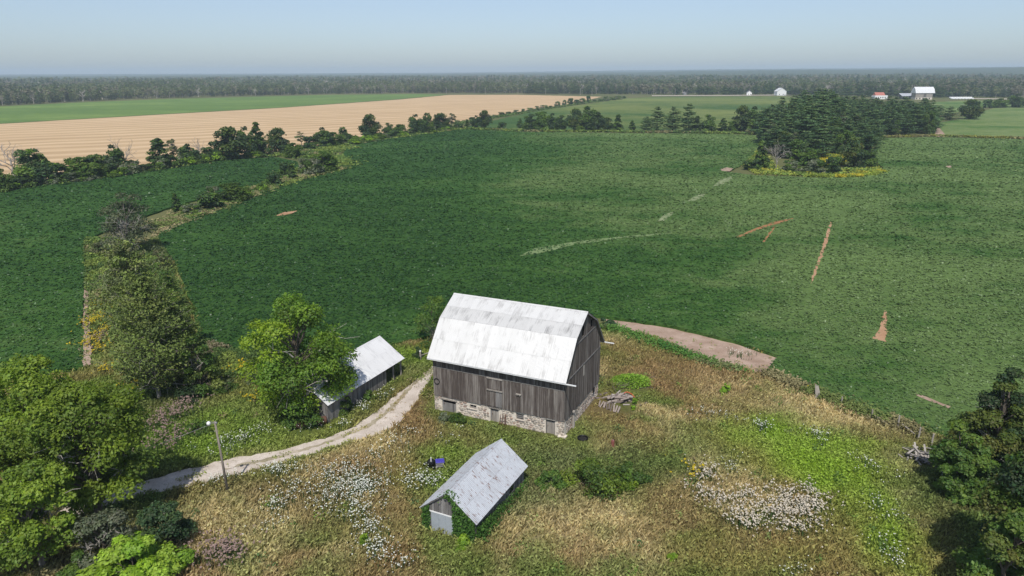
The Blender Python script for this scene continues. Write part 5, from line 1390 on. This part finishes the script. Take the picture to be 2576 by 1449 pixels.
verge('grove_goldenrod', 'yellow goldenrod filling the clearing in the grove', [
 ('poly', [(2060,392),(2056,416),(2090,420),(2124,416),(2124,391)], 0, 1500, [(0.44,0.33,0.02),(0.36,0.30,0.03),(0.20,0.22,0.03)], 1.2),
 ('line', [(2030,444),(2120,446),(2190,442),(2215,433)], 1.0, 900, [(0.36,0.29,0.025),(0.20,0.23,0.035)], 1.0)], 82)

# -- the forest
EDGE = [(-420,300),(-200,284),(0,266),(130,260),(300,251),(500,244.5),(800,237.5),(1000,235.3),(1130,234.5),(1300,235.0),(1450,236.5),(1640,238),(1800,237.4),(1960,235.8),(2100,240),(2200,241),(2340,244),(2440,245.5),(2576,246.5),(2800,247),(3050,249)]
ew = np.array(P2(EDGE)); eaz = np.arctan2(ew[:, 0], ew[:, 1]); ed = np.hypot(ew[:, 0], ew[:, 1])
FT = []
def forest_tree(seed, kind):
    r = np.random.default_rng(seed)
    cols = [[(0.050, 0.070, 0.030), (0.062, 0.082, 0.034)], [(0.085, 0.098, 0.048), (0.095, 0.105, 0.055)], [(0.030, 0.050, 0.026), (0.038, 0.058, 0.03)], [(0.12, 0.112, 0.085), (0.105, 0.10, 0.07)]][kind]
    if kind == 2: c, t, _ = conifer(seed, 17, 3.4, 13, 6, 9, 0.7, cols, 0.05, 0.03, 'bark', 0.22, 0.3, 0, 0.7, 0.2)
    else: c, t, _ = broadleaf(seed, 17, 4.0 if kind != 3 else 3.0, [2.5, 3.5, 0, 6][kind], 18, 34, 0.62, cols, 'egg', 0.2, 'deadwood' if kind in (1, 3) else 'bark', lobe=0.42, sides=3, bare=0.3 if kind != 3 else 0.6)
    # one mesh: crown then wood
    nv = len(c.vertices); V = np.empty(nv*3, np.float32); c.vertices.foreach_get('co', V)
    a = np.empty(nv*4, np.float32); c.attributes['col'].data.foreach_get('color', a)
    nw = len(t.vertices); W = np.empty(nw*3, np.float32); t.vertices.foreach_get('co', W)
    me = bpy.data.meshes.new('forest_tree')
    faces = [tuple(p.vertices) for p in c.polygons]+[tuple(i+nv for i in p.vertices) for p in t.polygons]
    me.from_pydata(np.concatenate([V, W]).reshape(-1, 3).tolist(), [], faces)
    at = me.attributes.new('col', 'FLOAT_COLOR', 'POINT')
    at.data.foreach_set('color', np.concatenate([a, np.tile(np.array([0.2, 0.18, 0.15, 1], np.float32), nw)]))
    me.materials.append(M['needle']); me.materials.append(M['deadwood'] if kind in (1, 3) else M['bark'])
    me.polygons.foreach_set('material_index', np.concatenate([np.zeros(len(c.polygons), np.int32), np.ones(len(t.polygons), np.int32)]))
    me.update(); return me
KINDS_F = [0, 0, 0, 1, 1, 2, 2, 3, 3]
for i, k in enumerate(KINDS_F): FT.append(forest_tree(300+i, k))
def forest_snag(seed):
    b_, t_ = snag(seed, 19, 3.6, 3, br_=0.016)
    me = bpy.data.meshes.new('forest_tree'); nb = len(b_.vertices)
    me.from_pydata([tuple(v.co) for v in b_.vertices]+[tuple(v.co) for v in t_.vertices], [], [tuple(p.vertices) for p in b_.polygons]+[tuple(i+nb for i in p.vertices) for p in t_.polygons])
    me.materials.append(M['deadwood']); me.update(); return me
for k in range(2): FT.append(forest_snag(330+k))
fcol = bpy.data.collections.new('forest_trees')
for i, me in enumerate(FT):
    fcol.objects.link(bpy.data.objects.new(f'forest_tree_form_{i:02d}', me))
r = np.random.default_rng(91)
az = np.sort(r.uniform(-0.70, 0.70, 300)); far = np.interp(az, eaz, ed)
LABEL_F = 'tree in the front rank of the distant forest'
for a, e in zip(az, far):
    d = e+r.uniform(0, 16); k = int(r.integers(0, len(FT)-2)) if r.random() > 0.06 else len(FT)-1; s = r.uniform(0.75, 1.2)
    o = bpy.data.objects.new('forest_tree', FT[k]); C.objects.link(o)
    o.location = (d*math.sin(a), d*math.cos(a), 0); o.scale = (s*r.uniform(1, 1.35), s*r.uniform(1, 1.35), s); o.rotation_euler = (0, 0, r.uniform(0, 6.28))
    tag(o, LABEL_F, 'tree', 'front rank of the distant forest')
# the mass behind them
def ring(n, d0, d1, base, seed):
    r = np.random.default_rng(seed); a = r.uniform(-0.74, 0.74, n); e = np.interp(a, eaz, ed)
    d = np.sqrt(r.uniform(0, 1, n)*((e+d1)**2-(e+d0)**2)+(e+d0)**2)
    return d*np.sin(a), d*np.cos(a), base*r.uniform(0.7, 1.3, n)
sets = [ring(9000, 14, 330, 1.0, 1), ring(9000, 300, 1000, 1.12, 2), ring(9000, 900, 2600, 1.35, 3)]
fx = np.concatenate([s[0] for s in sets]); fyy = np.concatenate([s[1] for s in sets]); fs = np.concatenate([s[2] for s in sets]); fs = fs*(0.72+0.56*fbm(fx, fyy, 180, 3, 8))
pm = bpy.data.meshes.new('forest_mass'); n = len(fx); pm.vertices.add(n)
pm.vertices.foreach_set('co', np.stack([fx, fyy, hill(fx, fyy)-0.2], 1).astype(np.float32).ravel())
r = np.random.default_rng(92)
patch = fbm(fx, fyy, 260, 3, 2)                       # stands of one kind
kidx = np.where(r.random(n) < 0.5, (patch*1.7-0.35).clip(0, .999)*(len(FT)-2), r.random(n)*(len(FT)-2)).astype(np.int32)
kidx = np.where(r.random(n) < 0.07, len(FT)-1-r.integers(0, 2, n), kidx)
for nm, ty, dat in (('scl', 'FLOAT', fs), ('rot', 'FLOAT', r.uniform(0, 6.28, n)), ('idx', 'INT', kidx), ('wid', 'FLOAT', fs*r.uniform(1.0, 1.5, n))):
    at = pm.attributes.new(nm, ty, 'POINT'); at.data.foreach_set('value', dat.astype(np.int32 if ty == 'INT' else np.float32))
fo_ = link('forest', pm); tag(fo_, 'distant mixed forest filling the plain to the horizon', 'forest', kind='stuff')
ng = bpy.data.node_groups.new('forest_scatter', 'GeometryNodeTree')
ng.interface.new_socket('Geometry', in_out='INPUT', socket_type='NodeSocketGeometry'); ng.interface.new_socket('Geometry', in_out='OUTPUT', socket_type='NodeSocketGeometry')
gi = ng.nodes.new('NodeGroupInput'); gout = ng.nodes.new('NodeGroupOutput')
ci = ng.nodes.new('GeometryNodeCollectionInfo'); ci.inputs['Collection'].default_value = fcol; ci.inputs['Separate Children'].default_value = True; ci.inputs['Reset Children'].default_value = True
ip = ng.nodes.new('GeometryNodeInstanceOnPoints'); ip.inputs['Pick Instance'].default_value = True
def natt(nm, ty):
    q = ng.nodes.new('GeometryNodeInputNamedAttribute'); q.data_type = ty; q.inputs['Name'].default_value = nm; return q.outputs['Attribute']
cs_ = ng.nodes.new('ShaderNodeCombineXYZ'); cr_ = ng.nodes.new('ShaderNodeCombineXYZ')
ws = natt('wid', 'FLOAT')
ng.links.new(ws, cs_.inputs[0]); ng.links.new(ws, cs_.inputs[1]); ng.links.new(natt('scl', 'FLOAT'), cs_.inputs[2]); ng.links.new(natt('rot', 'FLOAT'), cr_.inputs[2])
ng.links.new(gi.outputs[0], ip.inputs['Points']); ng.links.new(ci.outputs[0], ip.inputs['Instance']); ng.links.new(natt('idx', 'INT'), ip.inputs['Instance Index'])
ng.links.new(cr_.outputs[0], ip.inputs['Rotation']); ng.links.new(cs_.outputs[0], ip.inputs['Scale']); ng.links.new(ip.outputs[0], gout.inputs[0])
mod = fo_.modifiers.new('scatter', 'NODES'); mod.node_group = ng
# closed canopy beyond, as far as the ridges
def canopy_z(x, y):
    d = np.hypot(x, y); e = np.interp(np.arctan2(x, y), eaz, ed)
    rise = np.clip((d-e-150)/400, 0, 1)
    return hill(x, y)-1.5+rise*(10+9*fbm(x, y, 90, 3, 3)+5*vnoise(x/17, y/17))
rr = np.geomspace(1100, 12300, 180); aa = np.linspace(-0.8, 0.8, 330)
RR, AA = np.meshgrid(rr, aa, indexing='ij'); X, Y = RR*np.sin(AA), RR*np.cos(AA)
b = (np.arange(179)[:, None]*330+np.arange(329)[None, :]).ravel()
cn = link('far_forest', npmesh('far_forest', np.stack([X, Y, canopy_z(X, Y)], -1).reshape(-1, 3), np.stack([b, b+1, b+331, b+330], -1), None, True), None, M['canopy'])
tag(cn, 'closed forest canopy fading into the haze at the horizon', 'forest', kind='stuff')

# ---------------------------------------------------------------- yard things
r = np.random.default_rng(101)
# light pole with lamp and service wire
pb = G(574, 1243); ph = 7.9
pole = empty('light_pole', (pb[0], pb[1], 0)); tag(pole, 'leaning wooden yard light pole with white lamp beside the gravel track', 'pole')
lean = np.array([-0.45, 0.25, 0])
pt = [np.array([0, 0, -0.2]), lean*0.45+np.array([0, 0, ph*0.5]), lean+np.array([0, 0, ph])]
mb = MB(); mb.tube(pt, [0.13, 0.11, 0.09], 10); mb.build('shaft', M['pole'], pole, True)
tip = lean+np.array([0, 0, ph-0.15])
lamp = empty('lamp', (0, 0, 0)); lamp.parent = pole
mb = MB(); mb.tube([tip, tip+np.array([-0.3, -0.1, 0.12]), tip+np.array([-0.5, -0.15, 0.05])], 0.03, 6); mb.build('arm', M['greyp'], lamp)
L0 = tip+np.array([-0.55, -0.15, 0.08])
mb = MB(); mb.tube([L0+np.array([0, 0, 0.12]), L0+np.array([0, 0, 0.04]), L0+np.array([0, 0, -0.1]), L0+np.array([0, 0, -0.3])], [0.06, 0.17, 0.2, 0.13], 10); mb.build('lamp_shade', M['white'], lamp, True)
mb = MB(); mb.tube([tip+np.array([0.06, -0.03, 0.0]), tip+np.array([0.22, -0.05, 0.0])], 0.1, 8); mb.build('junction_box', M['greyp'], pole)
for z in (1.0, 1.06): MB().tube([tip*0+lean*(ph-z)/ph+np.array([-0.25, 0, ph-z]), lean*(ph-z)/ph+np.array([0.2, 0, ph-z])], 0.02, 5).build('insulator_bar', M['beam'], pole)
a0 = np.array([pb[0], pb[1], 0])+tip; a1 = np.array([pb[0]-22, pb[1]-6.5, 4.2])
mb = MB(); mb.tube([a0+(a1-a0)*t-np.array([0, 0, 1.0*math.sin(math.pi*t)]) for t in np.linspace(0, 1, 14)], 0.011, 4)
tag(mb.build('service_wire', M['wire']), 'thin sagging wire running from the light pole into the left trees', 'wire')

# firewood: a heap and a spilled row
def log_at(p, ang, tilt, L, rad, label, grp):
    mb = MB(); k = 7; jit = [rad*float(r.uniform(0.82, 1.12)) for _ in range(k)]
    for x in (-L/2, L/2):
        for i in range(k): mb.v.append((x, jit[i]*math.cos(6.283*i/k), jit[i]*math.sin(6.283*i/k)))
    for i in range(k): j = (i+1) % k; mb.f.append((i, j, k+j, k+i)[::-1])
    mb.f.append(tuple(range(k))); mb.f.append(tuple(range(k, 2*k))[::-1])
    o = mb.build('firewood_log', LOGM[int(r.integers(0, 3))]); o.location = p; o.rotation_euler = (0, tilt, ang)
    return tag(o, label, 'log', grp)
LOGM = [M['log'], mat_plain('grey_firewood', (0.36, 0.32, 0.29), 0.9, 0, 0.4, 9.0), mat_plain('dark_firewood', (0.16, 0.13, 0.115), 0.9, 0, 0.5, 9.0)]
hc = G(1560, 1008)
for i in range(58):
    t = r.random(); lay = int(r.integers(0, 4)); x = hc[0]+r.normal(0, 1.05)*(1-lay*0.16); y = hc[1]+r.normal(0, 0.75)*(1-lay*0.16)
    log_at((x, y, 0.10+lay*0.20), r.normal(0.5, 0.35), r.normal(0, 0.18), r.uniform(0.7, 1.5), r.uniform(0.08, 0.17), 'split grey firewood log in the heap right of the barn', 'logs of the firewood heap')
for i in range(9):
    p = G(1508+i*6.0, 1021+i*2.0)
    log_at((p[0], p[1], 0.32), r.normal(1.25, 0.2), r.normal(-0.45, 0.15), r.uniform(0.8, 1.2), r.uniform(0.09, 0.15), 'leaning firewood log in the short row between barn and heap', 'logs of the leaning row')
# orange saw frame on the heap
sc = G(1570, 989, 0.9); mb = MB()
sp = [(0, 0, 0), (0.12, 0, 0.22), (0.45, -0.02, 0.27), (0.95, -0.1, 0.02), (1.3, -0.2, -0.35), (1.33, -0.2, -0.55)]
saw = empty('bow_saw', tuple(sc-np.array([0, 0, 0.1]))); tag(saw, 'orange bow saw resting on the firewood heap', 'saw')
mb.tube(sp, [0.06, 0.055, 0.05, 0.05, 0.05, 0.055], 7); mb.build('bow', M['orange'], saw, True)
MB().box(-0.02, 1.34, -0.012, -0.006, -0.05, 0.0, Matrix.Rotation(0.36, 4, 'Y')).build('blade', M['greyp'], saw)
# overgrown brush pile
bc = G(1590, 968); brush = empty('brush_pile', (bc[0], bc[1], 0)); tag(brush, 'brush pile overgrown with bright green vine behind the firewood', 'brush pile')
mb = MB()
for k in range(46):
    a = r.uniform(0, 6.28); c = np.array([r.normal(0, 1.5), r.normal(0, 1.0), r.uniform(0.1, 0.7)]); d = np.array([math.cos(a), math.sin(a)*0.7, r.normal(0, 0.12)])*r.uniform(0.6, 1.6)
    limb(mb, c-d, c+d, r.uniform(0.02, 0.05), 0.015, r, 3, 0.03, 5)
link('branches', mesh_wood(mb, 'branches', M['bark']), brush)['kind'] = 'stuff'
n = 2600; th_ = r.uniform(0, 6.28, n); q = np.sqrt(r.random(n)); cx_ = np.stack([q*np.cos(th_)*3.1, q*np.sin(th_)*2.1+0.6, 0.15+0.85*(1-q**2)*r.uniform(0.6, 1.1, n)+0.1*r.random(n)], 1)
link('vine_leaves', quadmesh('vine_leaves', leafquads(cx_, np.stack([r.normal(0, .5, n), r.normal(0, .5, n), np.ones(n)], 1), r.uniform(0.09, 0.18, n), r), colmix([(0.13, 0.22, 0.02), (0.10, 0.18, 0.02), (0.16, 0.24, 0.03)], n, r)), brush, M['leaf'])['kind'] = 'stuff'
# old tyre-like ring, red can
rg = G(1466, 1104); ring_o = empty('water_trough', (rg[0], rg[1], 0)); ring_o.scale = (0.9, 0.9, 0.5); tag(ring_o, 'round black rubber water trough sunk in the grass by the barn corner', 'trough')
mb = MB(); k = 20; prof_ = [(0.62, 0.0), (0.70, 0.1), (0.71, 0.34), (0.66, 0.42), (0.60, 0.36), (0.57, 0.08)]
for rr_, zz in prof_:
    for i in range(k): mb.v.append((rr_*math.cos(6.283*i/k), rr_*math.sin(6.283*i/k), zz))
for a in range(len(prof_)):
    b2 = (a+1) % len(prof_)
    for i in range(k): j = (i+1) % k; mb.f.append((a*k+i, a*k+j, b2*k+j, b2*k+i))
mb.build('rim', M['black'], ring_o, True)
mb = MB(); mb.poly([(0.58*math.cos(6.283*i/k), 0.58*math.sin(6.283*i/k), 0.08) for i in range(k)]); mb.build('dark_bottom', M['dark'], ring_o)  # near-black disc closing the bottom of the ring
rc = G(1541, 1124); can = empty('red_can', (rc[0], rc[1], 0), 0.4); tag(can, 'faded red metal can half hidden in brown grass below the firewood', 'can')
mb = MB(); mb.tube([(0, 0, 0), (0, 0, 0.75)], 0.19, 14); mb.build('body', M['red'], can, False)
mb = MB(); mb.tube([(-0.15, 0, 0.75), (-0.1, 0, 0.92), (0.1, 0, 0.92), (0.15, 0, 0.75)], 0.025, 6); mb.build('handle', M['red'], can)
mb = MB(); mb.tube([(0.12, 0.1, 0.75), (0.12, 0.1, 0.84)], 0.05, 8); mb.build('cap', M['white'], can)
# black barbecue on its side with white shelf, blue crate beside it
kb = G(1085, 1176); bq = empty('black_barbecue', (kb[0], kb[1], 0), 0.12); tag(bq, 'black kettle barbecue with a white strip lying in the meadow', 'barbecue')
mb = MB()
for sgn, nm in ((1, 'lid'), (-1, 'bowl')):
    mb = MB(); mb.tube([(x, 0, 0.62) for x in (0, sgn*0.12, sgn*0.28, sgn*0.40, sgn*0.44)], [0.44, 0.43, 0.34, 0.17, 0.03], 14); mb.build(nm, M['black'], bq, True)
MB().box(-0.03, 0.03, -0.46, 0.30, 0.95, 1.08).build('white_strip', M['white'], bq)
for k in range(3):
    an = 2.1*k; MB().tube([(-0.2, 0.2*math.cos(an), 0.55+0.2*math.sin(an)), (-0.75, 0.35*math.cos(an), max(0.04, 0.4+0.4*math.sin(an)))], 0.03, 6).build('leg', M['black'], bq)
MB().tube([(0.3, -0.46, 0.14), (0.3, -0.54, 0.14)], 0.14, 12).build('wheel', M['black'], bq)
MB().tube([(0.0, 0, 0.15), (0.5, 0.0, 0.3)], 0.12, 8).build('gas_hose_box', M['black'], bq)
kc = G(1107, 1176); cr = empty('blue_crate', (kc[0], kc[1], 0), 0.2); cr.scale = (0.85, 0.8, 0.8); tag(cr, 'grey slatted crate with a blue cover beside the black barbecue', 'crate')
for sx, sy in ((-1, -1), (1, -1), (1, 1), (-1, 1)): MB().box(sx*0.45-0.03, sx*0.45+0.03, sy*0.32-0.03, sy*0.32+0.03, 0, 0.92).build('post', M['greyp'], cr)
for z in (0.30, 0.52, 0.74):
    for sy in (-1, 1): MB().box(-0.42, 0.42, sy*0.35-0.012, sy*0.35+0.012, z, z+0.14).build('slat', M['greyp'], cr)
    for sx in (-1, 1): MB().box(sx*0.48-0.012, sx*0.48+0.012, -0.29, 0.29, z, z+0.14).build('slat', M['greyp'], cr)
mb = MB(); mb.prism([(-0.54, -0.42, 0.93), (0.54, -0.42, 0.93), (0.54, -0.36, 1.02), (-0.54, -0.36, 1.02)], (0, 0.8, 0.06)); mb.build('cover', M['blue'], cr)
# rusty boiler under the maple
tk = empty('rusty_boiler', tuple(G(782, 1072)), 0.33); tag(tk, 'long rusty boiler tank lying in the shade under the maple', 'tank')
mb = MB(); mb.tube([(-1.9, 0, 0.5), (-1.8, 0, 0.5), (1.8, 0, 0.55), (1.9, 0, 0.55)], [0.28, 0.46, 0.46, 0.28], 16); mb.build('drum', M['rust'], tk, True)
mb = MB(); mb.tube([(0.1, -0.05, 0.9), (0.1, -0.1, 1.25)], 0.2, 10); mb.build('flange', M['red'], tk)
for x in (-1.2, 1.2): MB().box(x-0.08, x+0.08, -0.5, 0.5, 0, 0.18).build('skid', M['beam'], tk)
mb = MB(); mb.tube([(-2.2, -0.1, 0.1), (-1.9, -0.1, 0.55)], 0.1, 8); mb.build('pipe', M['greyp'], tk)
# heap of broken boards at the right trees, leaning boards, fence
pc = G(2312, 1152)
for i in range(34):
    lay = i/34; L = r.uniform(0.9, 2.4); a = r.uniform(0, 3.14); o = MB().box(-L/2, L/2, -0.09, 0.09, -0.02, 0.03).build('broken_board', M['beam'] if i % 3 else M['board2'])
    o.location = (pc[0]+r.normal(0, 0.75), pc[1]+r.normal(0, 0.8), 0.08+lay*0.75); o.rotation_euler = (r.normal(0, .2), r.normal(0, 0.25), a)
    tag(o, 'grey broken board in the heap beside the rounded green tree', 'board', 'boards of the heap')
lb_ = G(2058, 1004)
for i in range(4):
    o = MB().box(-0.08, 0.08, -0.02, 0.02, 0, r.uniform(1.6, 2.2)).build('leaning_board', M['beam']); o.location = (lb_[0]+0.22*i-0.3, lb_[1]+0.05*i, 0); o.rotation_euler = (r.normal(-.15, .05), r.normal(-.2, .1), r.normal(0, .4))
    tag(o, 'pale board standing askew at the meadow edge by the soybeans', 'board', 'askew boards at the meadow edge')
POSTS = [(2116,1024,'first fence post, nearest the askew boards'),(2193,1056,'tall fence post with a fallen rail at its foot'),(2258,1078,'fence post midway to the right trees'),(2309,1108,'fence post just above the heap of boards'),(2343,1120,'last fence post against the right trees'),(2405,1250,'short post in the shade under the rounded tree')]
PW = []
for x, y, lb in POSTS:
    p = G(x, y); hgt = r.uniform(1.2, 1.7); o = empty('fence_post', (p[0], p[1], 0), r.uniform(0, 3)); tag(o, 'grey '+lb, 'fence post', 'posts of the broken fence')
    MB().tube([(0, 0, -0.1), (r.normal(0, .04), r.normal(0, .04), hgt)], [0.10, 0.085], 7).build('shaft', M['beam'], o)
    MB().tube([(0.0, -0.1, hgt*0.7), (0.0, 0.1, hgt*0.7)], 0.015, 4).build('staple', M['rust'], o); PW.append((p, hgt))
for i, (f0, f1, lb) in enumerate([((2196,1058),(2236,1076),'fallen grey rail at the foot of the tall fence post'),((2268,1082),(2304,1102),'fallen grey rail between the middle posts')]):
    a_, b_ = G(*f0), G(*f1); mb = MB(); mb.tube([a_+np.array([0, 0, 0.75]), b_+np.array([0, 0, 0.35])], 0.07, 6); tag(mb.build('fence_rail', M['beam']), lb, 'rail')
gp_ = G(1058, 905); o = empty('gate_post', (gp_[0], gp_[1], 0)); tag(o, 'white topped gate post with a slanting rail at the left end of the barn', 'gate post')
MB().box(-0.12, 0.12, -0.12, 0.12, 0, 1.3).build('shaft', M['beam'], o); MB().box(-0.13, 0.13, -0.13, 0.13, 1.302, 1.42).build('cap', M['white'], o)
MB().tube([(0.1, 0, 0.7), (2.6, 0.9, 1.3)], 0.06, 6).build('rail', M['beam'], o)

# ---------------------------------------------------------------- far farmstead and road
def house(name, bx, by, wpx, hpx, label, wall, roofm, rz=0.0, depth_m=8.0, cat='house', storeys=1, chim=True):
    p = G(bx, by); s = depth(p)/FOC; w, h = wpx*s, hpx*s; o = empty(name, (p[0], p[1], 0), rz); tag(o, label, cat)
    we = h*0.58
    mb = MB(); mb.prism([Vector((-w/2, -depth_m/2, 0)), Vector((w/2, -depth_m/2, 0)), Vector((w/2, -depth_m/2, we)), Vector((0, -depth_m/2, h)), Vector((-w/2, -depth_m/2, we))], (0, depth_m, 0)); mb.build('wall', wall, o)
    mb = MB()
    for sg in (-1, 1): mb.prism([Vector((0, -depth_m/2-0.5, h+0.02)), Vector((sg*(w/2+0.5), -depth_m/2-0.5, we-0.35)), Vector((sg*(w/2+0.5), -depth_m/2-0.5, we-0.10)), Vector((0, -depth_m/2-0.5, h+0.3))], (0, depth_m+1, 0))
    rf = mb.build('roof', roofm, o)
    if chim: MB().box(0.8, 1.5, 1.0, 1.7, h-1.5, h+1.1).build('chimney', M['rust'], rf)
    for x in (-w*0.28, w*0.12):
        f = MB().box(x-0.1, x+1.5, -depth_m/2-0.06, -depth_m/2-0.002, 1.0, 2.7).build('window', M['white'], o); MB().box(x, x+1.4, -depth_m/2-0.09, -depth_m/2-0.062, 1.1, 2.6).build('pane', M['glass'], f)
    MB().box(w*0.34, w*0.34+1.1, -depth_m/2-0.06, -depth_m/2-0.002, 0, 2.2).build('door', M['board2'], o)
    return o
house('white_house', 1962, 240, 24, 18, 'white farmhouse with a gable facing the fields by the road', M['white'], M['roof2'], 0.1, 12)
house('small_cottage', 1884, 239.5, 12, 11, 'small white cottage half hidden by trees left of the farmhouse', M['white'], M['greyp'], -0.2, 9, 'cottage')
house('white_garage', 1722, 238.5, 8, 7, 'tiny pale garage at the forest edge far left of the farmhouse', M['greyp'], M['greyp'], 0.1, 7, 'garage', chim=False)
p = G(2212, 249); s = depth(p)/FOC
o = empty('red_roofed_shed', (p[0], p[1], 0), 0.05); tag(o, 'low white shed with a red roof behind the pine grove', 'shed')
w = 33*s
MB().box(-w/2, w/2, -5, 5, 0, 5.2).build('wall', M['white'], o)
mb = MB(); mb.prism([Vector((-w*0.42, -4, 5.2)), Vector((-w*0.42, 5, 5.2)), Vector((-w*0.42, 1.2, 9.6)), Vector((-w*0.42, 0.8, 9.6))], (w*0.74, 0, 0)); mb.build('roof', M['redroof'], o)
for k in range(5): MB().box(-w/2+1.2+k*3.4, -w/2+2.6+k*3.4, -5.06, -5.002, 1.4, 3.2).build('window', M['glass'], o)
p = G(2319, 250); s = depth(p)/FOC
o = empty('far_barn', (p[0], p[1], 0), 0.0); tag(o, 'big distant barn with bright white roof and grey walls beyond the grove', 'barn')
w = 48*s; H_ = 31*s
MB().box(-w/2+0.8, w/2-2.5, -6, 6, 3.0, H_*0.52).build('wall', M['beam'], o)
MB().box(-w/2+0.9, w/2-2.6, -5.9, 5.9, 0, 3.0).build('foundation', M['mortar'], o)
mb = MB(); zz = H_*0.5
mb.prism([Vector((-w/2, -7.0, zz)), Vector((-w/2, -4.2, zz+H_*0.30)), Vector((-w/2, 0, zz+H_*0.48)), Vector((-w/2, 4.2, zz+H_*0.30)), Vector((-w/2, 7.0, zz))], (w, 0, 0)); mb.build('roof', M['roof2'], o)
for k in range(5): MB().box(-w/2+2+k*4.6, -w/2+3.8+k*4.6, -5.96, -5.902, 0.6, 2.4).build('window', M['dark'], o)
MB().box(-1.6, 2.2, -6.08, -6.002, 3.2, H_*0.48).build('door', M['board2'], o)
p = G(2278, 249); s = depth(p)/FOC; w = 34*s
o = empty('lean_to_shed', (p[0], p[1]-2, 0)); tag(o, 'low open shed with pale blue metal roof joined to the left of the far barn', 'shed')
mb = MB(); mb.prism([Vector((-w/2, -6, 4.6)), Vector((-w/2, 4, 8.2)), Vector((-w/2, 4, 7.9)), Vector((-w/2, -6, 4.3))], (w, 0, 0)); mb.build('roof', M['roof3'], o)
for k in range(5): MB().box(-w/2+0.3+k*(w-0.9)/4, -w/2+0.6+k*(w-0.9)/4, -5.8, -5.5, 0, 4.4).build('post', M['beam'], o)
MB().box(-w/2, w/2, 3.6, 3.9, 0, 7.9).build('rear_wall', M['board2'], o)
# wrapped bales
for i in range(14):
    row = i % 2; p = G(2392+(i//2)*8.0+row*4, 247.6+row*2.4)
    mb = MB(); k = 12
    mb.tube([(0, -2.6, 1.15), (0, -2.4, 1.15), (0, 2.4, 1.15), (0, 2.6, 1.15)], [0.9, 1.15, 1.15, 0.9], k)
    o = mb.build('wrapped_bale', M['white'], None, True); o.location = (p[0], p[1], 0); o.rotation_euler = (0, 0, 0.5)
    tag(o, 'white plastic wrapped hay bale in the rows right of the far barn', 'bale', 'wrapped bales')
# utility poles along the road
for i, (x, y, lb) in enumerate([(1123,236.5,'at the left end of the road, where green field meets stubble'),(1221,236.5,'second from the left along the road'),(1303,237,'third from the left along the road'),(1372,238,'fourth from the left along the road'),(1460,239,'fifth along the road, left of a close pair'),(1489,239.5,'at the right of the close pair by the stubble corner'),(1698,240,'between the stubble and the farmhouse'),(2064,240,'behind the top of the grove'),(2290,248,'beside the far barn'),(2572,251,'at the far right edge')]):
    p = G(x, y); o = empty('utility_pole', (p[0], p[1], 0)); tag(o, 'distant utility pole '+lb, 'utility pole', 'utility poles along the road')
    hh = 12 if i != 8 else 20
    MB().tube([(0, 0, -0.2), (0, 0, hh)], [0.32, 0.24], 6).build('shaft', M['beam'], o); MB().box(-1.3, 1.3, -0.12, 0.12, hh-0.9, hh-0.6).build('crossarm', M['beam'], o)
# dark evergreens before the forest
r = np.random.default_rng(111)
for i, x in enumerate([1330,1345,1362,1395,1440,1452,1480,1700,1760,1775,1790,1822,1835,1850,1862,1900,1925,1940,1985,2000,2015,2100,2130,2160,2185,2260,2350,2365]):
    by = np.interp(x, [1300, 1640, 1960, 2100, 2400], [236, 239, 238, 243, 246]); set_tree('pine', int(r.integers(0, 4)), x, by, by-r.uniform(17, 30), r.uniform(16, 26), 'roadside_spruce', 'dark spruce standing before the forest near the road', 'tree', 'spruces before the forest')

# ---------------------------------------------------------------- summer haze
hz = MB().box(-12600, 12600, -12600, 12600, -1.2, 115).build('haze', None)
hz['kind'] = 'stuff'; tag(hz, 'thin bluish summer haze over the plain', 'haze')
m, nt, out = newmat('haze_air')
v = N(nt, 'ShaderNodeVolumePrincipled')
v.inputs['Color'].default_value = (0.70, 0.84, 1.0, 1); v.inputs['Density'].default_value = 0.00013; v.inputs['Anisotropy'].default_value = 0.0
nt.links.new(v.outputs[0], out.inputs['Volume'])
hz.data.materials.clear(); hz.data.materials.append(m)
